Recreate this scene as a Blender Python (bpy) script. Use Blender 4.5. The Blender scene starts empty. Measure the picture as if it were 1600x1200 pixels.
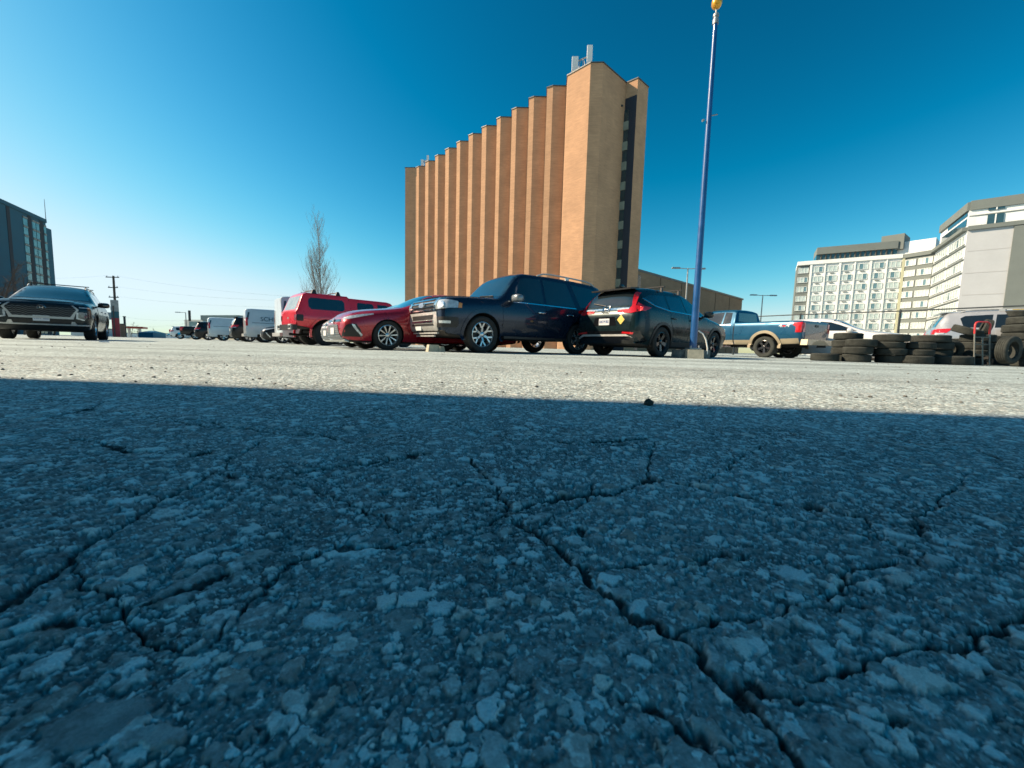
SUN_E, SUN_COL = 3.2, (1.0, .80, .57)
SKY_AIR, SKY_DUST, SKY_OZONE = 1.0, .45, 3.0
SKY_G, SKY_M, SKY_E = (2.9, 1.68, 1.70), (.055, .288, .222), .092
SKY_OFF = (.09, 0, 0)
SKY_CAP = (3.4, 4.3, 4.8)
EXPOSURE = 1.32
DIFF = 1
import bpy, bmesh, math, random
import numpy as np
from mathutils import Vector, Matrix
from mathutils.bvhtree import BVHTree
from mathutils.geometry import delaunay_2d_cdt

scene = bpy.context.scene
COL = scene.collection
rad = math.radians
rng = random.Random(7)

# ------------------------------------------------------------------ camera model (metres, Z up, Y away from the lens)
CF, CR, CP, CH = 620.0, rad(1.55), rad(5.35), 0.15
_U = Vector((0, math.sin(CP), math.cos(CP))); _FW = Vector((0, math.cos(CP), -math.sin(CP))); _X = Vector((1, 0, 0))
IR = _X * math.cos(CR) + _U * math.sin(CR)
IU = -_X * math.sin(CR) + _U * math.cos(CR)
CAM = Vector((0, 0, CH))
def ray(u, v): return IR * ((u - 800) / CF) - IU * ((v - 600) / CF) + _FW
def at_z(u, v, z):
    r = ray(u, v); return CAM + r * ((z - CH) / r.z)
def at_y(u, v, y):
    r = ray(u, v); return CAM + r * (y / r.y)

# ------------------------------------------------------------------ materials
MATS = {}
def mat(name, col, rough=0.6, metal=0.0, coat=0.0, noise=0.0, nscale=8.0, spec=0.5, bump=0.0, bscale=60.0, coat_rough=0.04, dirt=0.0):
    if name in MATS: return MATS[name]
    m = bpy.data.materials.new(name); m.use_nodes = True
    nt = m.node_tree; N = nt.nodes; L = nt.links
    b = N['Principled BSDF']
    b.inputs['Roughness'].default_value = rough; b.inputs['Metallic'].default_value = metal
    b.inputs['Coat Weight'].default_value = coat; b.inputs['Coat Roughness'].default_value = coat_rough
    b.inputs['Specular IOR Level'].default_value = spec
    tc = N.new('ShaderNodeTexCoord')
    c = (*col, 1)
    out = None
    if noise > 0:
        n = N.new('ShaderNodeTexNoise'); n.inputs['Scale'].default_value = nscale; n.inputs['Detail'].default_value = 6; n.inputs['Roughness'].default_value = .65
        L.new(tc.outputs['Object'], n.inputs['Vector'])
        r = N.new('ShaderNodeMapRange'); r.inputs[1].default_value = .3; r.inputs[2].default_value = .7
        r.inputs[3].default_value = 1 - noise; r.inputs[4].default_value = 1 + noise
        L.new(n.outputs['Fac'], r.inputs[0])
        mx = N.new('ShaderNodeVectorMath'); mx.operation = 'SCALE'; mx.inputs[0].default_value = col
        L.new(r.outputs[0], mx.inputs['Scale']); out = mx.outputs[0]
        r2 = N.new('ShaderNodeMapRange'); r2.inputs[1].default_value = .3; r2.inputs[2].default_value = .7
        r2.inputs[3].default_value = max(0, rough - .08); r2.inputs[4].default_value = min(1, rough + .1)
        L.new(n.outputs['Fac'], r2.inputs[0]); L.new(r2.outputs[0], b.inputs['Roughness'])
    if dirt > 0:   # road dust clinging in patches
        n2 = N.new('ShaderNodeTexNoise'); n2.inputs['Scale'].default_value = 2.3; n2.inputs['Detail'].default_value = 9; n2.inputs['Roughness'].default_value = .7
        L.new(tc.outputs['Object'], n2.inputs['Vector'])
        r3 = N.new('ShaderNodeMapRange'); r3.inputs[1].default_value = .45; r3.inputs[2].default_value = .8; r3.inputs[3].default_value = 0; r3.inputs[4].default_value = dirt
        L.new(n2.outputs['Fac'], r3.inputs[0])
        mix = N.new('ShaderNodeMix'); mix.data_type = 'RGBA'; mix.inputs[6].default_value = c; mix.inputs[7].default_value = (.16, .145, .12, 1)
        if out: L.new(out, mix.inputs[6])
        L.new(r3.outputs[0], mix.inputs[0]); out = mix.outputs[2]
        L.new(r3.outputs[0], b.inputs['Coat Roughness'])
    if out: L.new(out, b.inputs['Base Color'])
    else: b.inputs['Base Color'].default_value = c
    if bump > 0:
        nb = N.new('ShaderNodeTexNoise'); nb.inputs['Scale'].default_value = bscale; nb.inputs['Detail'].default_value = 4
        L.new(tc.outputs['Object'], nb.inputs['Vector'])
        bp = N.new('ShaderNodeBump'); bp.inputs['Strength'].default_value = bump; bp.inputs['Distance'].default_value = .01
        L.new(nb.outputs['Fac'], bp.inputs['Height']); L.new(bp.outputs[0], b.inputs['Normal'])
    m.diffuse_color = c
    MATS[name] = m
    return m

def paint(name, col, metal=.25, rough=.32, dirt=.18, gloss=None):
    dark = max(col) < .2
    return mat('paint ' + name, col, rough, metal, coat=gloss or (.32 if dark else .9), noise=.06, nscale=3, dirt=dirt * (.25 if dark else .4), spec=.28 if dark else .5)

M_GLASS = mat('dark window glass', (.012, .018, .022), .03, 0, coat=.6, spec=.8, noise=.2, nscale=2)
M_WIND = mat('windscreen glass', (.02, .035, .04), .03, 0, coat=1, spec=1.0, noise=.3, nscale=1.5)
M_BLACK = mat('black plastic', (.012, .012, .013), .45, noise=.2, nscale=30)
M_GLOSSBLACK = mat('gloss black trim', (.008, .008, .009), .12, coat=.5, noise=.1, nscale=5)
M_UNDER = mat('underbody', (.012, .012, .012), .9, noise=.3, nscale=6)
M_RUBBER = mat('tyre rubber', (.022, .021, .02), .8, noise=.35, nscale=14, bump=.4, bscale=120)
M_DUSTYRUBBER = mat('dusty old rubber', (.046, .050, .045), .95, noise=.4, nscale=6, bump=.5, bscale=90, spec=.25)
M_CHROME = mat('chrome', (.75, .76, .76), .12, 1.0, noise=.05, nscale=12)
M_SILVER = mat('silver plastic', (.55, .55, .53), .35, .35, coat=.4, noise=.08, nscale=10)
M_ALLOY = mat('alloy wheel', (.6, .61, .62), .25, .8, noise=.1, nscale=15)
M_DALLOY = mat('black alloy wheel', (.02, .02, .022), .25, .3, coat=.5, noise=.1, nscale=15)
M_LAMP = mat('headlamp lens', (.62, .66, .68), .08, .3, coat=1, noise=.35, nscale=18)
M_LAMPDARK = mat('smoked lamp lens', (.10, .12, .13), .06, .2, coat=1, noise=.4, nscale=18)
M_RED = mat('tail lamp red lens', (.55, .012, .015), .1, 0, coat=1, noise=.25, nscale=14)
M_AMBER = mat('amber lens', (.7, .25, .05), .12, 0, coat=1, noise=.15, nscale=14)
M_PLATE = mat('number plate', (.72, .74, .75), .45, noise=.05, nscale=20)
M_BLUEINK = mat('blue ink', (.03, .09, .3), .5, noise=.1, nscale=30)
M_DARKINK = mat('dark teal lettering', (.01, .06, .09), .5, noise=.1, nscale=30)
M_SEAM = mat('panel gap', (.004, .004, .005), .8, noise=.1)
M_CONC = mat('concrete', (.52, .47, .36), .9, noise=.22, nscale=9, bump=.5, bscale=40)
M_CONCD = mat('dark grey concrete', (.17, .18, .17), .9, noise=.35, nscale=14, bump=.6, bscale=40)
M_STEEL = mat('galvanised steel', (.35, .36, .36), .5, .5, noise=.15, nscale=10)
M_DARKSTEEL = mat('dark painted steel', (.03, .04, .045), .5, .2, noise=.2, nscale=12)
M_WOODPOLE = mat('weathered pole wood', (.10, .085, .07), .9, noise=.3, nscale=5)
M_BARK = mat('bark', (.16, .13, .10), .95, noise=.3, nscale=6)
M_BARKD = mat('dark bark', (.06, .05, .045), .95, noise=.3, nscale=6)

# ------------------------------------------------------------------ mesh builder
class MB:
    def __init__(s): s.v = []; s.f = []; s.m = []
    def add(s, vs, fs, mi=0):
        o = len(s.v); s.v += [tuple(p) for p in vs]
        for f in fs: s.f.append([i + o for i in f]); s.m.append(mi)
        return s
    def box(s, c, d, mi=0, rz=0.0, ry=0.0, rx=0.0, taper=1.0):
        hx, hy, hz = d[0] / 2, d[1] / 2, d[2] / 2
        R = Matrix.Rotation(rz, 3, 'Z') @ Matrix.Rotation(ry, 3, 'Y') @ Matrix.Rotation(rx, 3, 'X')
        vs = []
        for z in (-1, 1):
            k = taper if z > 0 else 1
            for x, y in ((-1, -1), (1, -1), (1, 1), (-1, 1)):
                vs.append(Vector(c) + R @ Vector((x * hx * k, y * hy * k, z * hz)))
        return s.add(vs, [(3, 2, 1, 0), (4, 5, 6, 7), (0, 1, 5, 4), (1, 2, 6, 5), (2, 3, 7, 6), (3, 0, 4, 7)], mi)
    def cyl(s, p0, p1, r0, r1=None, n=12, mi=0, caps=True):
        r1 = r0 if r1 is None else r1
        p0, p1 = Vector(p0), Vector(p1); d = (p1 - p0).normalized()
        a = d.orthogonal().normalized(); b = d.cross(a)
        vs = []
        for p, r in ((p0, r0), (p1, r1)):
            for i in range(n):
                t = 2 * math.pi * i / n
                vs.append(p + (a * math.cos(t) + b * math.sin(t)) * r)
        fs = [(i, (i + 1) % n, n + (i + 1) % n, n + i) for i in range(n)]
        if caps: fs += [tuple(range(n - 1, -1, -1)), tuple(range(n, 2 * n))]
        return s.add(vs, fs, mi)
    def tube(s, pts, r, n=8, mi=0, closed=False):
        pts = [Vector(p) for p in pts]; m = len(pts); vs = []
        up = None
        for i, p in enumerate(pts):
            if closed: d = pts[(i + 1) % m] - pts[i - 1]
            else: d = pts[min(i + 1, m - 1)] - pts[max(i - 1, 0)]
            d = d.normalized() if d.length > 1e-9 else Vector((0, 0, 1))
            if up is None: up = d.orthogonal().normalized()
            a = (up - d * up.dot(d))
            a = a.normalized() if a.length > 1e-6 else d.orthogonal().normalized()
            up = a; b = d.cross(a)
            rr = r[i] if isinstance(r, (list, tuple)) else r
            for k in range(n):
                t = 2 * math.pi * k / n
                vs.append(p + (a * math.cos(t) + b * math.sin(t)) * rr)
        fs = []
        for i in range(m if closed else m - 1):
            j = (i + 1) % m
            for k in range(n):
                k2 = (k + 1) % n
                fs.append((i * n + k, i * n + k2, j * n + k2, j * n + k))
        if not closed: fs += [tuple(range(n - 1, -1, -1)), tuple(range((m - 1) * n, m * n))]
        return s.add(vs, fs, mi)
    def lathe(s, prof, n=32, mi=0, axis='Y', closed=False, c=(0, 0, 0)):
        vs = []; m = len(prof)
        for i in range(n):
            t = 2 * math.pi * i / n
            for r, h in prof:
                if axis == 'Y': vs.append((c[0] + r * math.cos(t), c[1] + h, c[2] + r * math.sin(t)))
                else: vs.append((c[0] + r * math.cos(t), c[1] + r * math.sin(t), c[2] + h))
        fs = []
        for i in range(n):
            j = (i + 1) % n
            for k in range(m if closed else m - 1):
                k2 = (k + 1) % m
                q = (i * m + k, i * m + k2, j * m + k2, j * m + k)
                fs.append(q if axis == 'Y' else q[::-1])
        return s.add(vs, fs, mi)
    def prism(s, poly, z0, z1, mi=0, top=True):
        n = len(poly)
        a = sum(poly[i][0] * poly[(i + 1) % n][1] - poly[(i + 1) % n][0] * poly[i][1] for i in range(n))
        if a < 0: poly = poly[::-1]
        vs = [(p[0], p[1], z0) for p in poly] + [(p[0], p[1], z1) for p in poly]
        fs = [(i, (i + 1) % n, n + (i + 1) % n, n + i) for i in range(n)]
        if top: fs += [tuple(range(n, 2 * n)), tuple(range(n - 1, -1, -1))]
        return s.add(vs, fs, mi)
    def blob(s, c, d, mi=0, nu=14, nv=10, e=1.0):
        vs = []; fs = []
        def sg(x, p): return math.copysign(abs(x) ** p, x)
        for i in range(nv + 1):
            ph = -math.pi / 2 + math.pi * i / nv
            for j in range(nu):
                th = 2 * math.pi * j / nu
                vs.append((c[0] + d[0] * sg(math.cos(ph), e) * sg(math.cos(th), e), c[1] + d[1] * sg(math.cos(ph), e) * sg(math.sin(th), e), c[2] + d[2] * sg(math.sin(ph), e)))
        for i in range(nv):
            for j in range(nu):
                j2 = (j + 1) % nu
                fs.append((i * nu + j, i * nu + j2, (i + 1) * nu + j2, (i + 1) * nu + j))
        return s.add(vs, fs, mi)
    def mesh(s, name, mats, smooth=None):
        me = bpy.data.meshes.new(name)
        me.from_pydata([tuple(v) for v in s.v], [], s.f)
        for m in (mats if isinstance(mats, (list, tuple)) else [mats]): me.materials.append(m)
        me.polygons.foreach_set('material_index', s.m)
        me.update(); me.validate()
        if smooth is not None:
            me.polygons.foreach_set('use_smooth', [True] * len(me.polygons))
            me.set_sharp_from_angle(angle=rad(smooth))
        return me
    def build(s, name, mats, parent=None, smooth=None, loc=None, rz=None):
        return link(name, s.mesh(name, mats, smooth), parent, loc, rz)

def link(name, data, parent=None, loc=None, rz=None):
    o = bpy.data.objects.new(name, data); COL.objects.link(o)
    if parent is not None: o.parent = parent
    if loc is not None: o.location = loc
    if rz is not None: o.rotation_euler[2] = rz
    return o
def tag(o, label=None, cat=None, group=None, kind=None):
    if label: o['label'] = label
    if cat: o['category'] = cat
    if group: o['group'] = group
    if kind: o['kind'] = kind
    return o
def thing(name, label, cat, loc=(0, 0, 0), rz=0, group=None):
    return tag(link(name, None, None, loc, rz), label, cat, group)
def copy_tree(o, parent=None):
    c = o.copy(); COL.objects.link(c); c.parent = parent
    for ch in list(o.children): copy_tree(ch, c)
    return c

def text_geo(s, size):
    cu = bpy.data.curves.new('lettering', 'FONT'); cu.body = s; cu.size = size; cu.align_x = 'CENTER'; cu.align_y = 'CENTER'; cu.extrude = .002
    ob = bpy.data.objects.new('lettering', cu); COL.objects.link(ob)
    bpy.context.view_layer.update()
    me = bpy.data.meshes.new_from_object(ob.evaluated_get(bpy.context.evaluated_depsgraph_get()))
    bpy.data.objects.remove(ob)
    vs = [v.co.copy() for v in me.vertices]; fs = [tuple(p.vertices) for p in me.polygons]
    bpy.data.meshes.remove(me)
    return vs, fs

# ------------------------------------------------------------------ vehicle body tools
def pchip(xs, ys, q):
    xs = np.array(xs, float); ys = np.array(ys, float); h = np.diff(xs); d = np.diff(ys) / h
    m = np.zeros(len(xs))
    for i in range(1, len(xs) - 1):
        if d[i - 1] * d[i] > 0:
            w1 = 2 * h[i] + h[i - 1]; w2 = h[i] + 2 * h[i - 1]
            m[i] = (w1 + w2) / (w1 / d[i - 1] + w2 / d[i])
    m[0] = d[0]; m[-1] = d[-1]
    k = np.clip(np.searchsorted(xs, q) - 1, 0, len(h) - 1)
    t = (q - xs[k]) / h[k]
    return ((2 * t**3 - 3 * t**2 + 1) * ys[k] + (t**3 - 2 * t**2 + t) * h[k] * m[k] + (-2 * t**3 + 3 * t**2) * ys[k + 1] + (t**3 - t**2) * h[k] * m[k + 1])

def round_poly(pts, radii, nb=4):
    out = [pts[0]]
    for i in range(1, len(pts) - 1):
        a, p, b = np.array(pts[i - 1]), np.array(pts[i]), np.array(pts[i + 1])
        la, lb = np.linalg.norm(a - p), np.linalg.norm(b - p)
        r = min(radii[i], .45 * la, .45 * lb)
        s = p + (a - p) / max(la, 1e-6) * r; e = p + (b - p) / max(lb, 1e-6) * r
        for k in range(nb + 1):
            t = k / nb
            out.append((1 - t)**2 * s + 2 * t * (1 - t) * p + t * t * e)
    out.append(pts[-1])
    return [np.array(o) for o in out]

def body_mesh(st, roof_r=.12, sh_r=.07, n=64):
    """st: rows (x, z_bottom, w_low, z_wide, w_wide, z_belt, w_belt, z_top, w_top, crown), rear to front"""
    st = sorted(st); xs = [s[0] for s in st]
    q = set(np.linspace(xs[0], xs[-1], n).tolist()) | set(xs)
    q = np.array(sorted(q))
    q = np.array([x for i, x in enumerate(q) if i == 0 or x - q[i - 1] > 1e-4])
    P = [pchip(xs, [s[k] for s in st], q) for k in range(1, 10)]
    V = []; ring = None
    for i, x in enumerate(q):
        zb, wl, zr, wm, zs, ws, zt, wt, cr = [p[i] for p in P]
        ctrl = [(0, zb), (wl, zb), (wm, zr), (wm - .15 * (wm - ws), zr + .55 * (zs - zr)), (ws, zs), (wt, zt), (wt * .5, zt + cr * .8), (0, zt + cr)]
        pts = round_poly(ctrl, [0, .06, .12, .2, sh_r, roof_r, .3, 0])
        half = [(x, p[0], p[1]) for p in pts]
        ring = half + [(a, -b, c) for a, b, c in half[-2:0:-1]]
        V.append(ring)
    k = len(ring); vs = [p for r in V for p in r]; fs = []
    for i in range(len(V) - 1):
        for j in range(k):
            j2 = (j + 1) % k
            fs.append((i * k + j, (i + 1) * k + j, (i + 1) * k + j2, i * k + j2))
    fs.append(tuple(range(k))); fs.append(tuple(range((len(V) - 1) * k + k - 1, (len(V) - 1) * k - 1, -1)))
    return vs, fs

class Body:
    """shell of a vehicle: lofted, wheel wells cut out, and panels laid on its surface"""
    def __init__(s, root, st, pm, arches, arch_r, width, roof_r=.12, sh_r=.07, well=.34, n=64, dens=.07, zc=None):
        s.root = root; s.dens = dens
        vs, fs = body_mesh(st, roof_r, sh_r, n)
        s.bvh = BVHTree.FromPolygons(vs, fs)
        mb = MB().add(vs, fs)
        me = mb.mesh('body', [pm, M_UNDER])
        bm = bmesh.new(); bm.from_mesh(me); bmesh.ops.recalc_face_normals(bm, faces=bm.faces); bm.to_mesh(me); bm.free()
        ob = link('body', me, None)
        for x in arches:
            for sy in (1, -1):
                zz = arch_r - .06 if zc is None else zc
                c = MB().cyl((x, sy * (width / 2 - well), zz), (x, sy * (width / 2 + .4), zz), arch_r, n=40)
                co = c.build('cutter', M_UNDER)
                md = ob.modifiers.new('cut', 'BOOLEAN'); md.operation = 'DIFFERENCE'; md.object = co; md.solver = 'EXACT'
        bpy.context.view_layer.update()
        ev = ob.evaluated_get(bpy.context.evaluated_depsgraph_get())
        new = bpy.data.meshes.new_from_object(ev)
        for md in list(ob.modifiers):
            c = md.object; ob.modifiers.remove(md); bpy.data.objects.remove(c)
        ob.data = new; ob.parent = root; s.ob = ob
        new.materials.clear(); new.materials.append(pm); new.materials.append(M_UNDER)
        mi = []
        zz = arch_r - .06 if zc is None else zc
        for p in new.polygons:
            c = p.center; k = 0
            if p.normal.z < -.6: k = 1
            for x in arches:
                d = math.hypot(c.x - x, c.z - zz)
                rr = math.hypot(new.vertices[p.vertices[0]].co.x - x, new.vertices[p.vertices[0]].co.z - zz)
                if d < arch_r * .999 and abs(c.y) < width / 2 - .015 and rr < arch_r * 1.004 and (abs(p.normal.y) < .2 or abs(c.y) < width / 2 - well + .02) and c.z < zz + arch_r: k = 1
            mi.append(k)
        new.polygons.foreach_set('material_index', mi)
        new.polygons.foreach_set('use_smooth', [True] * len(new.polygons))
        new.set_sharp_from_angle(angle=rad(38)); new.update()
    def frame(s, kind):
        k = kind[0]
        if k == 'side': return (lambda a, b: Vector((a, kind[1] * 3, b))), Vector((0, -kind[1], 0))
        if k == 'front': return (lambda a, b: Vector((6, a, b))), Vector((-1, 0, 0))
        if k == 'rear': return (lambda a, b: Vector((-6, a, b))), Vector((1, 0, 0))
        if k == 'top': return (lambda a, b: Vector((a, b, 5))), Vector((0, 0, -1))
        if k == 'diag':
            an = rad(kind[1]); d = Vector((math.cos(an), math.sin(an), 0)); pr = Vector((d.y, -d.x, 0)); o = Vector((kind[2], kind[3], 0)) - d * 4
            return (lambda a, b: o + pr * a + Vector((0, 0, b))), d
    def hit(s, kind, a, b, dflt=None):
        f, d = s.frame(kind); o = f(a, b)
        h = s.bvh.ray_cast(o, d)
        if h[0] is None:
            if dflt is None: return None, -d, o, d
            return o + d * dflt, -d, o, d
        n = h[1]
        if n.dot(d) > 0: n = -n
        return h[0], n, o, d
    def panel(s, name, poly, m, kind, t=.004, parent=None, label=None, back=.012):
        dens = s.dens; bp = []
        n = len(poly)
        for i in range(n):
            a = Vector(poly[i]); b = Vector(poly[(i + 1) % n]); k = max(1, int((b - a).length / dens + .5))
            bp += [a + (b - a) * (j / k) for j in range(k)]
        xs = [p.x for p in bp]; ys = [p.y for p in bp]
        def inside(x, y):
            r = False
            for i in range(n):
                x1, y1 = poly[i]; x2, y2 = poly[(i + 1) % n]
                if (y1 > y) != (y2 > y) and x < (x2 - x1) * (y - y1) / (y2 - y1) + x1: r = not r
            return r
        ip = []
        x = min(xs) + dens * .5
        while x < max(xs):
            y = min(ys) + dens * .5
            while y < max(ys):
                if inside(x, y) and min((Vector((x, y)) - p).length for p in bp) > dens * .45: ip.append(Vector((x, y)))
                y += dens
            x += dens
        N = len(bp)
        r = delaunay_2d_cdt(bp + ip, [(i, (i + 1) % N) for i in range(N)], [], 1, 1e-6)
        V2, F = r[0], [f for f in r[2]]
        F = [f for f in F if inside(*(sum((V2[i] for i in f), Vector((0, 0))) / 3))]
        hits = [s.hit(kind, p.x, p.y) for p in V2]
        ds = [(h[0] - h[2]).length for h in hits if h[0] is not None]
        if not ds: return None
        avg = sum(ds) / len(ds)
        mx = sorted(ds)[len(ds) // 2]
        vs = []; bk = []
        for h in hits:
            if h[0] is None or (h[0] - h[2]).length > mx + .6:
                p = h[2] + h[3] * avg; nn = -h[3]
            else: p, nn = h[0], h[1]
            vs.append(p + nn * t); bk.append(p - nn * back)
        cnt = {}
        d = hits[0][3]
        G = []
        for f in F:
            f = list(f)
            nn = (vs[f[1]] - vs[f[0]]).cross(vs[f[2]] - vs[f[0]])
            if nn.dot(d) > 0: f.reverse()
            G.append(tuple(f))
            for i in range(3):
                e = (f[i], f[(i + 1) % 3]); cnt[e] = cnt.get(e, 0) + 1
        mb = MB(); K = len(vs)
        rim = [(b, a, a + K, b + K) for (a, b) in cnt if (b, a) not in cnt]
        mb.add(vs + bk, G + rim)
        o = mb.build(name, m, parent or s.root, smooth=40)
        if label: o['label'] = label
        return o
    def both(s, name, poly, m, t=.004, parent=None):
        return [s.panel(name, poly, m, ('side', sy), t, parent[i] if isinstance(parent, list) else parent) for i, sy in enumerate((1, -1))]
    def mirror(s, name, poly, m, kind, t=.004, parent=None):
        """same panel on both sides for front / rear / diag projections"""
        a = s.panel(name, poly, m, kind, t, parent)
        k2 = (kind[0], -kind[1], kind[2], -kind[3]) if kind[0] == 'diag' else kind
        b = s.panel(name, [(-p[0], p[1]) for p in poly], m, k2, t, parent)
        return [a, b]
    def stroke(s, name, paths, r, m, kind, lift=0.0, parent=None, closed=False):
        mb = MB()
        for path in paths:
            pts = []
            for i in range(len(path)):
                a = path[i]; b = path[(i + 1) % len(path)]
                if i == len(path) - 1 and not closed: pts.append(a); break
                k = max(1, int(math.hypot(b[0] - a[0], b[1] - a[1]) / .12))
                pts += [(a[0] + (b[0] - a[0]) * j / k, a[1] + (b[1] - a[1]) * j / k) for j in range(k)]
            P = []
            for p in pts:
                h = s.hit(kind, *p)
                if h[0] is not None: P.append(h[0] + h[1] * lift)
            if len(P) > 1: mb.tube(P, r, 6, closed=closed)
        return mb.build(name, m, parent or s.root, smooth=60)
    def plate(s, text, a, b, rear=False, w=.30, h=.15, blank=False):
        k = ('rear',) if rear else ('front',)
        p, n, _, _ = s.hit(k, a, b)
        sx = -1 if rear else 1
        x = p.x + sx * .018
        mb = MB().box((x, a, b), (.012, w, h))
        o = mb.build('licence_plate', M_PLATE, s.root)
        if not blank:
            vs, fs = text_geo(text, h * .62)
            W = max(v.x for v in vs) - min(v.x for v in vs); kx = min(1, w * .9 / W)
            q = [(x + sx * (.0075 + v.z), a + sx * v.x * kx, b + v.y) for v in vs]
            MB().add(q, fs).build('lettering', M_BLUEINK, o)
        return o
    def lettering(s, text, size, m, kind, a, b, parent=None, lift=.006, sx=1.0):
        vs, fs = text_geo(text, size); q = []
        flip = -1 if (kind[0] == 'side' and kind[1] > 0) or kind[0] == 'rear' else 1
        for v in vs:
            h = s.hit(kind, a + flip * v.x * sx, b + v.y)
            q.append((h[0] if h[0] is not None else h[2]) + h[1] * (lift + v.z))
        return MB().add(q, fs).build('lettering', m, parent or s.root)

def ell(cx, cz, rx, rz, n=20): return [(cx + rx * math.cos(2 * math.pi * i / n), cz + rz * math.sin(2 * math.pi * i / n)) for i in range(n)]

# ------------------------------------------------------------------ wheels and tyres
def tyre_mesh(R, W, rim, m=None, n=48, name='tyre', tread=True):
    h = W / 2
    pr = [(rim, -h * .78), (rim + .01, -h * .88), (rim + (R - rim) * .45, -h), (R - .035, -h * .97), (R - .012, -h * .86), (R - .003, -h * .74)]
    if tread:
        for g in (-.5, -.17, .17, .5):
            y = g * h
            pr += [(R, y - .007), (R - .008, y - .005), (R - .008, y + .005), (R, y + .007)]
    pr += [(R - .003, h * .74), (R - .012, h * .86), (R - .035, h * .97), (rim + (R - rim) * .45, h), (rim + .01, h * .88), (rim, h * .78)]
    pr += [(rim + .02, h * .6), (rim + .02, -h * .6)]
    return MB().lathe(pr, n, closed=True).mesh(name, m or M_RUBBER, 35)

def rim_mesh(R, W, style, m):
    h = W / 2; mb = MB()
    mb.lathe([(R + .004, h * .80), (R - .012, h * .84), (R - .022, h * .7), (R - .03, h * .3), (R - .03, -h * .8), (R - .02, -h * .8)], 40)
    yf = h * .72
    def spoke(a0, a1, r0, r1, w0, w1, y0=yf - .02, y1=yf, th=.03):
        P = []
        for (a, r, w, y) in ((a0, r0, w0, y0), (a1, r1, w1, y1)):
            c = Vector((math.cos(a) * r, 0, math.sin(a) * r)); t = Vector((-math.sin(a), 0, math.cos(a)))
            P += [c - t * w + Vector((0, y, 0)), c + t * w + Vector((0, y, 0)), c + t * w * 1.1 + Vector((0, y - th, 0)), c - t * w * 1.1 + Vector((0, y - th, 0))]
        mb.add(P, [(0, 1, 5, 4), (1, 2, 6, 5), (2, 3, 7, 6), (3, 0, 4, 7), (3, 2, 1, 0), (4, 5, 6, 7)])
    mb.lathe([(0.001, yf + .0), (.035, yf), (.06, yf - .015), (.065, yf - .06)], 20)
    T = 2 * math.pi
    if style == 'y':
        for k in range(6):
            a = T * k / 6 + .3
            spoke(a, a, .05, R * .52, .022, .024)
            spoke(a, a + .26, R * .48, R - .01, .018, .017); spoke(a, a - .26, R * .48, R - .01, .018, .017)
    elif style == 'twin':
        for k in range(10):
            a = T * k / 10 + .15
            spoke(a, a, .05, R - .01, .008, .017)
    elif style == 'five':
        for k in range(5):
            a = T * k / 5 + .2
            spoke(a, a + .0, .05, R - .01, .03, .05)
    elif style == 'split':
        for k in range(6):
            a = T * k / 6 + .1
            spoke(a, a + .09, .05, R - .01, .014, .016); spoke(a, a - .09, .05, R - .01, .014, .016)
    return mb.mesh('rim', m, 35)

def wheels(root, xs, yw, R, W, rim, style, rm, tw=None, tm=None):
    tm_ = tyre_mesh(R, W, rim, tm); r_ = rim_mesh(rim, W, style, rm)
    hub = MB().lathe([(0.0, .0), (rim * .62, .0), (rim * .62, -.02), (.001, -.02)], 24).lathe([(.001, -.02), (.07, -.02), (.07, -W * .9), (.001, -W * .9)], 12).mesh('wheel', M_DARKSTEEL, 35)
    for x in xs:
        for sy in (1, -1):
            w = link('wheel', hub, root, (x, sy * yw, R), 0 if sy > 0 else math.pi)
            link('tyre', tm_, w); link('rim', r_, w)
            w.rotation_euler[1] = rng.uniform(0, 6)

def mirrors(root, x, y, z, m, cap=None, d=(.09, .13, .10), sides=(1, -1)):
    for sy in sides:
        o = MB().blob((x, sy * (y + d[1]), z), d, e=.6).build('wing_mirror', cap or m, root, 50)
        MB().box((x, sy * (y + .01), z - d[2] * .6), (.06, .12, .04)).build('mirror_arm', M_BLACK, o)
        MB().box((x - d[0] * .97, sy * (y + d[1]), z), (.008, d[1] * 1.5, d[2] * 1.4)).build('mirror_glass', M_GLASS, o)

def arch_trim(B, xs, R, zc, w, m, root, kind='wheel_arch', a0=-15, a1=195, lift=.012):
    for x in xs:
        for sy in (1, -1):
            poly = [(x + (R + w) * math.cos(rad(t)), zc + (R + w) * math.sin(rad(t))) for t in np.linspace(a0, a1, 22)]
            poly += [(x + (R - .005) * math.cos(rad(t)), zc + (R - .005) * math.sin(rad(t))) for t in np.linspace(a1, a0, 22)]
            B.panel(kind, poly, m, ('side', sy), lift, back=.03)

def roof_rails(B, root, x0, x1, y, m, h=.06, r=.016):
    for sy in (1, -1):
        P = []
        for t in np.linspace(0, 1, 12):
            x = x0 + (x1 - x0) * t; p = B.hit(('top',), x, sy * y)[0]
            k = h * min(1, min(t, 1 - t) * 9)
            P.append((p.x, p.y, p.z + k))
        mb = MB().tube(P, r, 8)
        for t in (.5,):
            x = x0 + (x1 - x0) * t; p = B.hit(('top',), x, sy * y)[0]
            mb.box((p.x, p.y, p.z + h * .5), (.12, .03, h))
        mb.build('roof_rail', m, root, 50)

def crossbars(B, root, xs, y, h=.10):
    for x in xs:
        p = B.hit(('top',), x, y)[0]; z = p.z + h
        mb = MB().box((x, 0, z + .012), (.06, y * 2 + .12, .024))
        for sy in (1, -1):
            mb.box((x, sy * (y - .02), p.z + h / 2 - .02), (.09, .05, h + .02), taper=.7)
        mb.build('roof_bar', M_BLACK, root)
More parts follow.
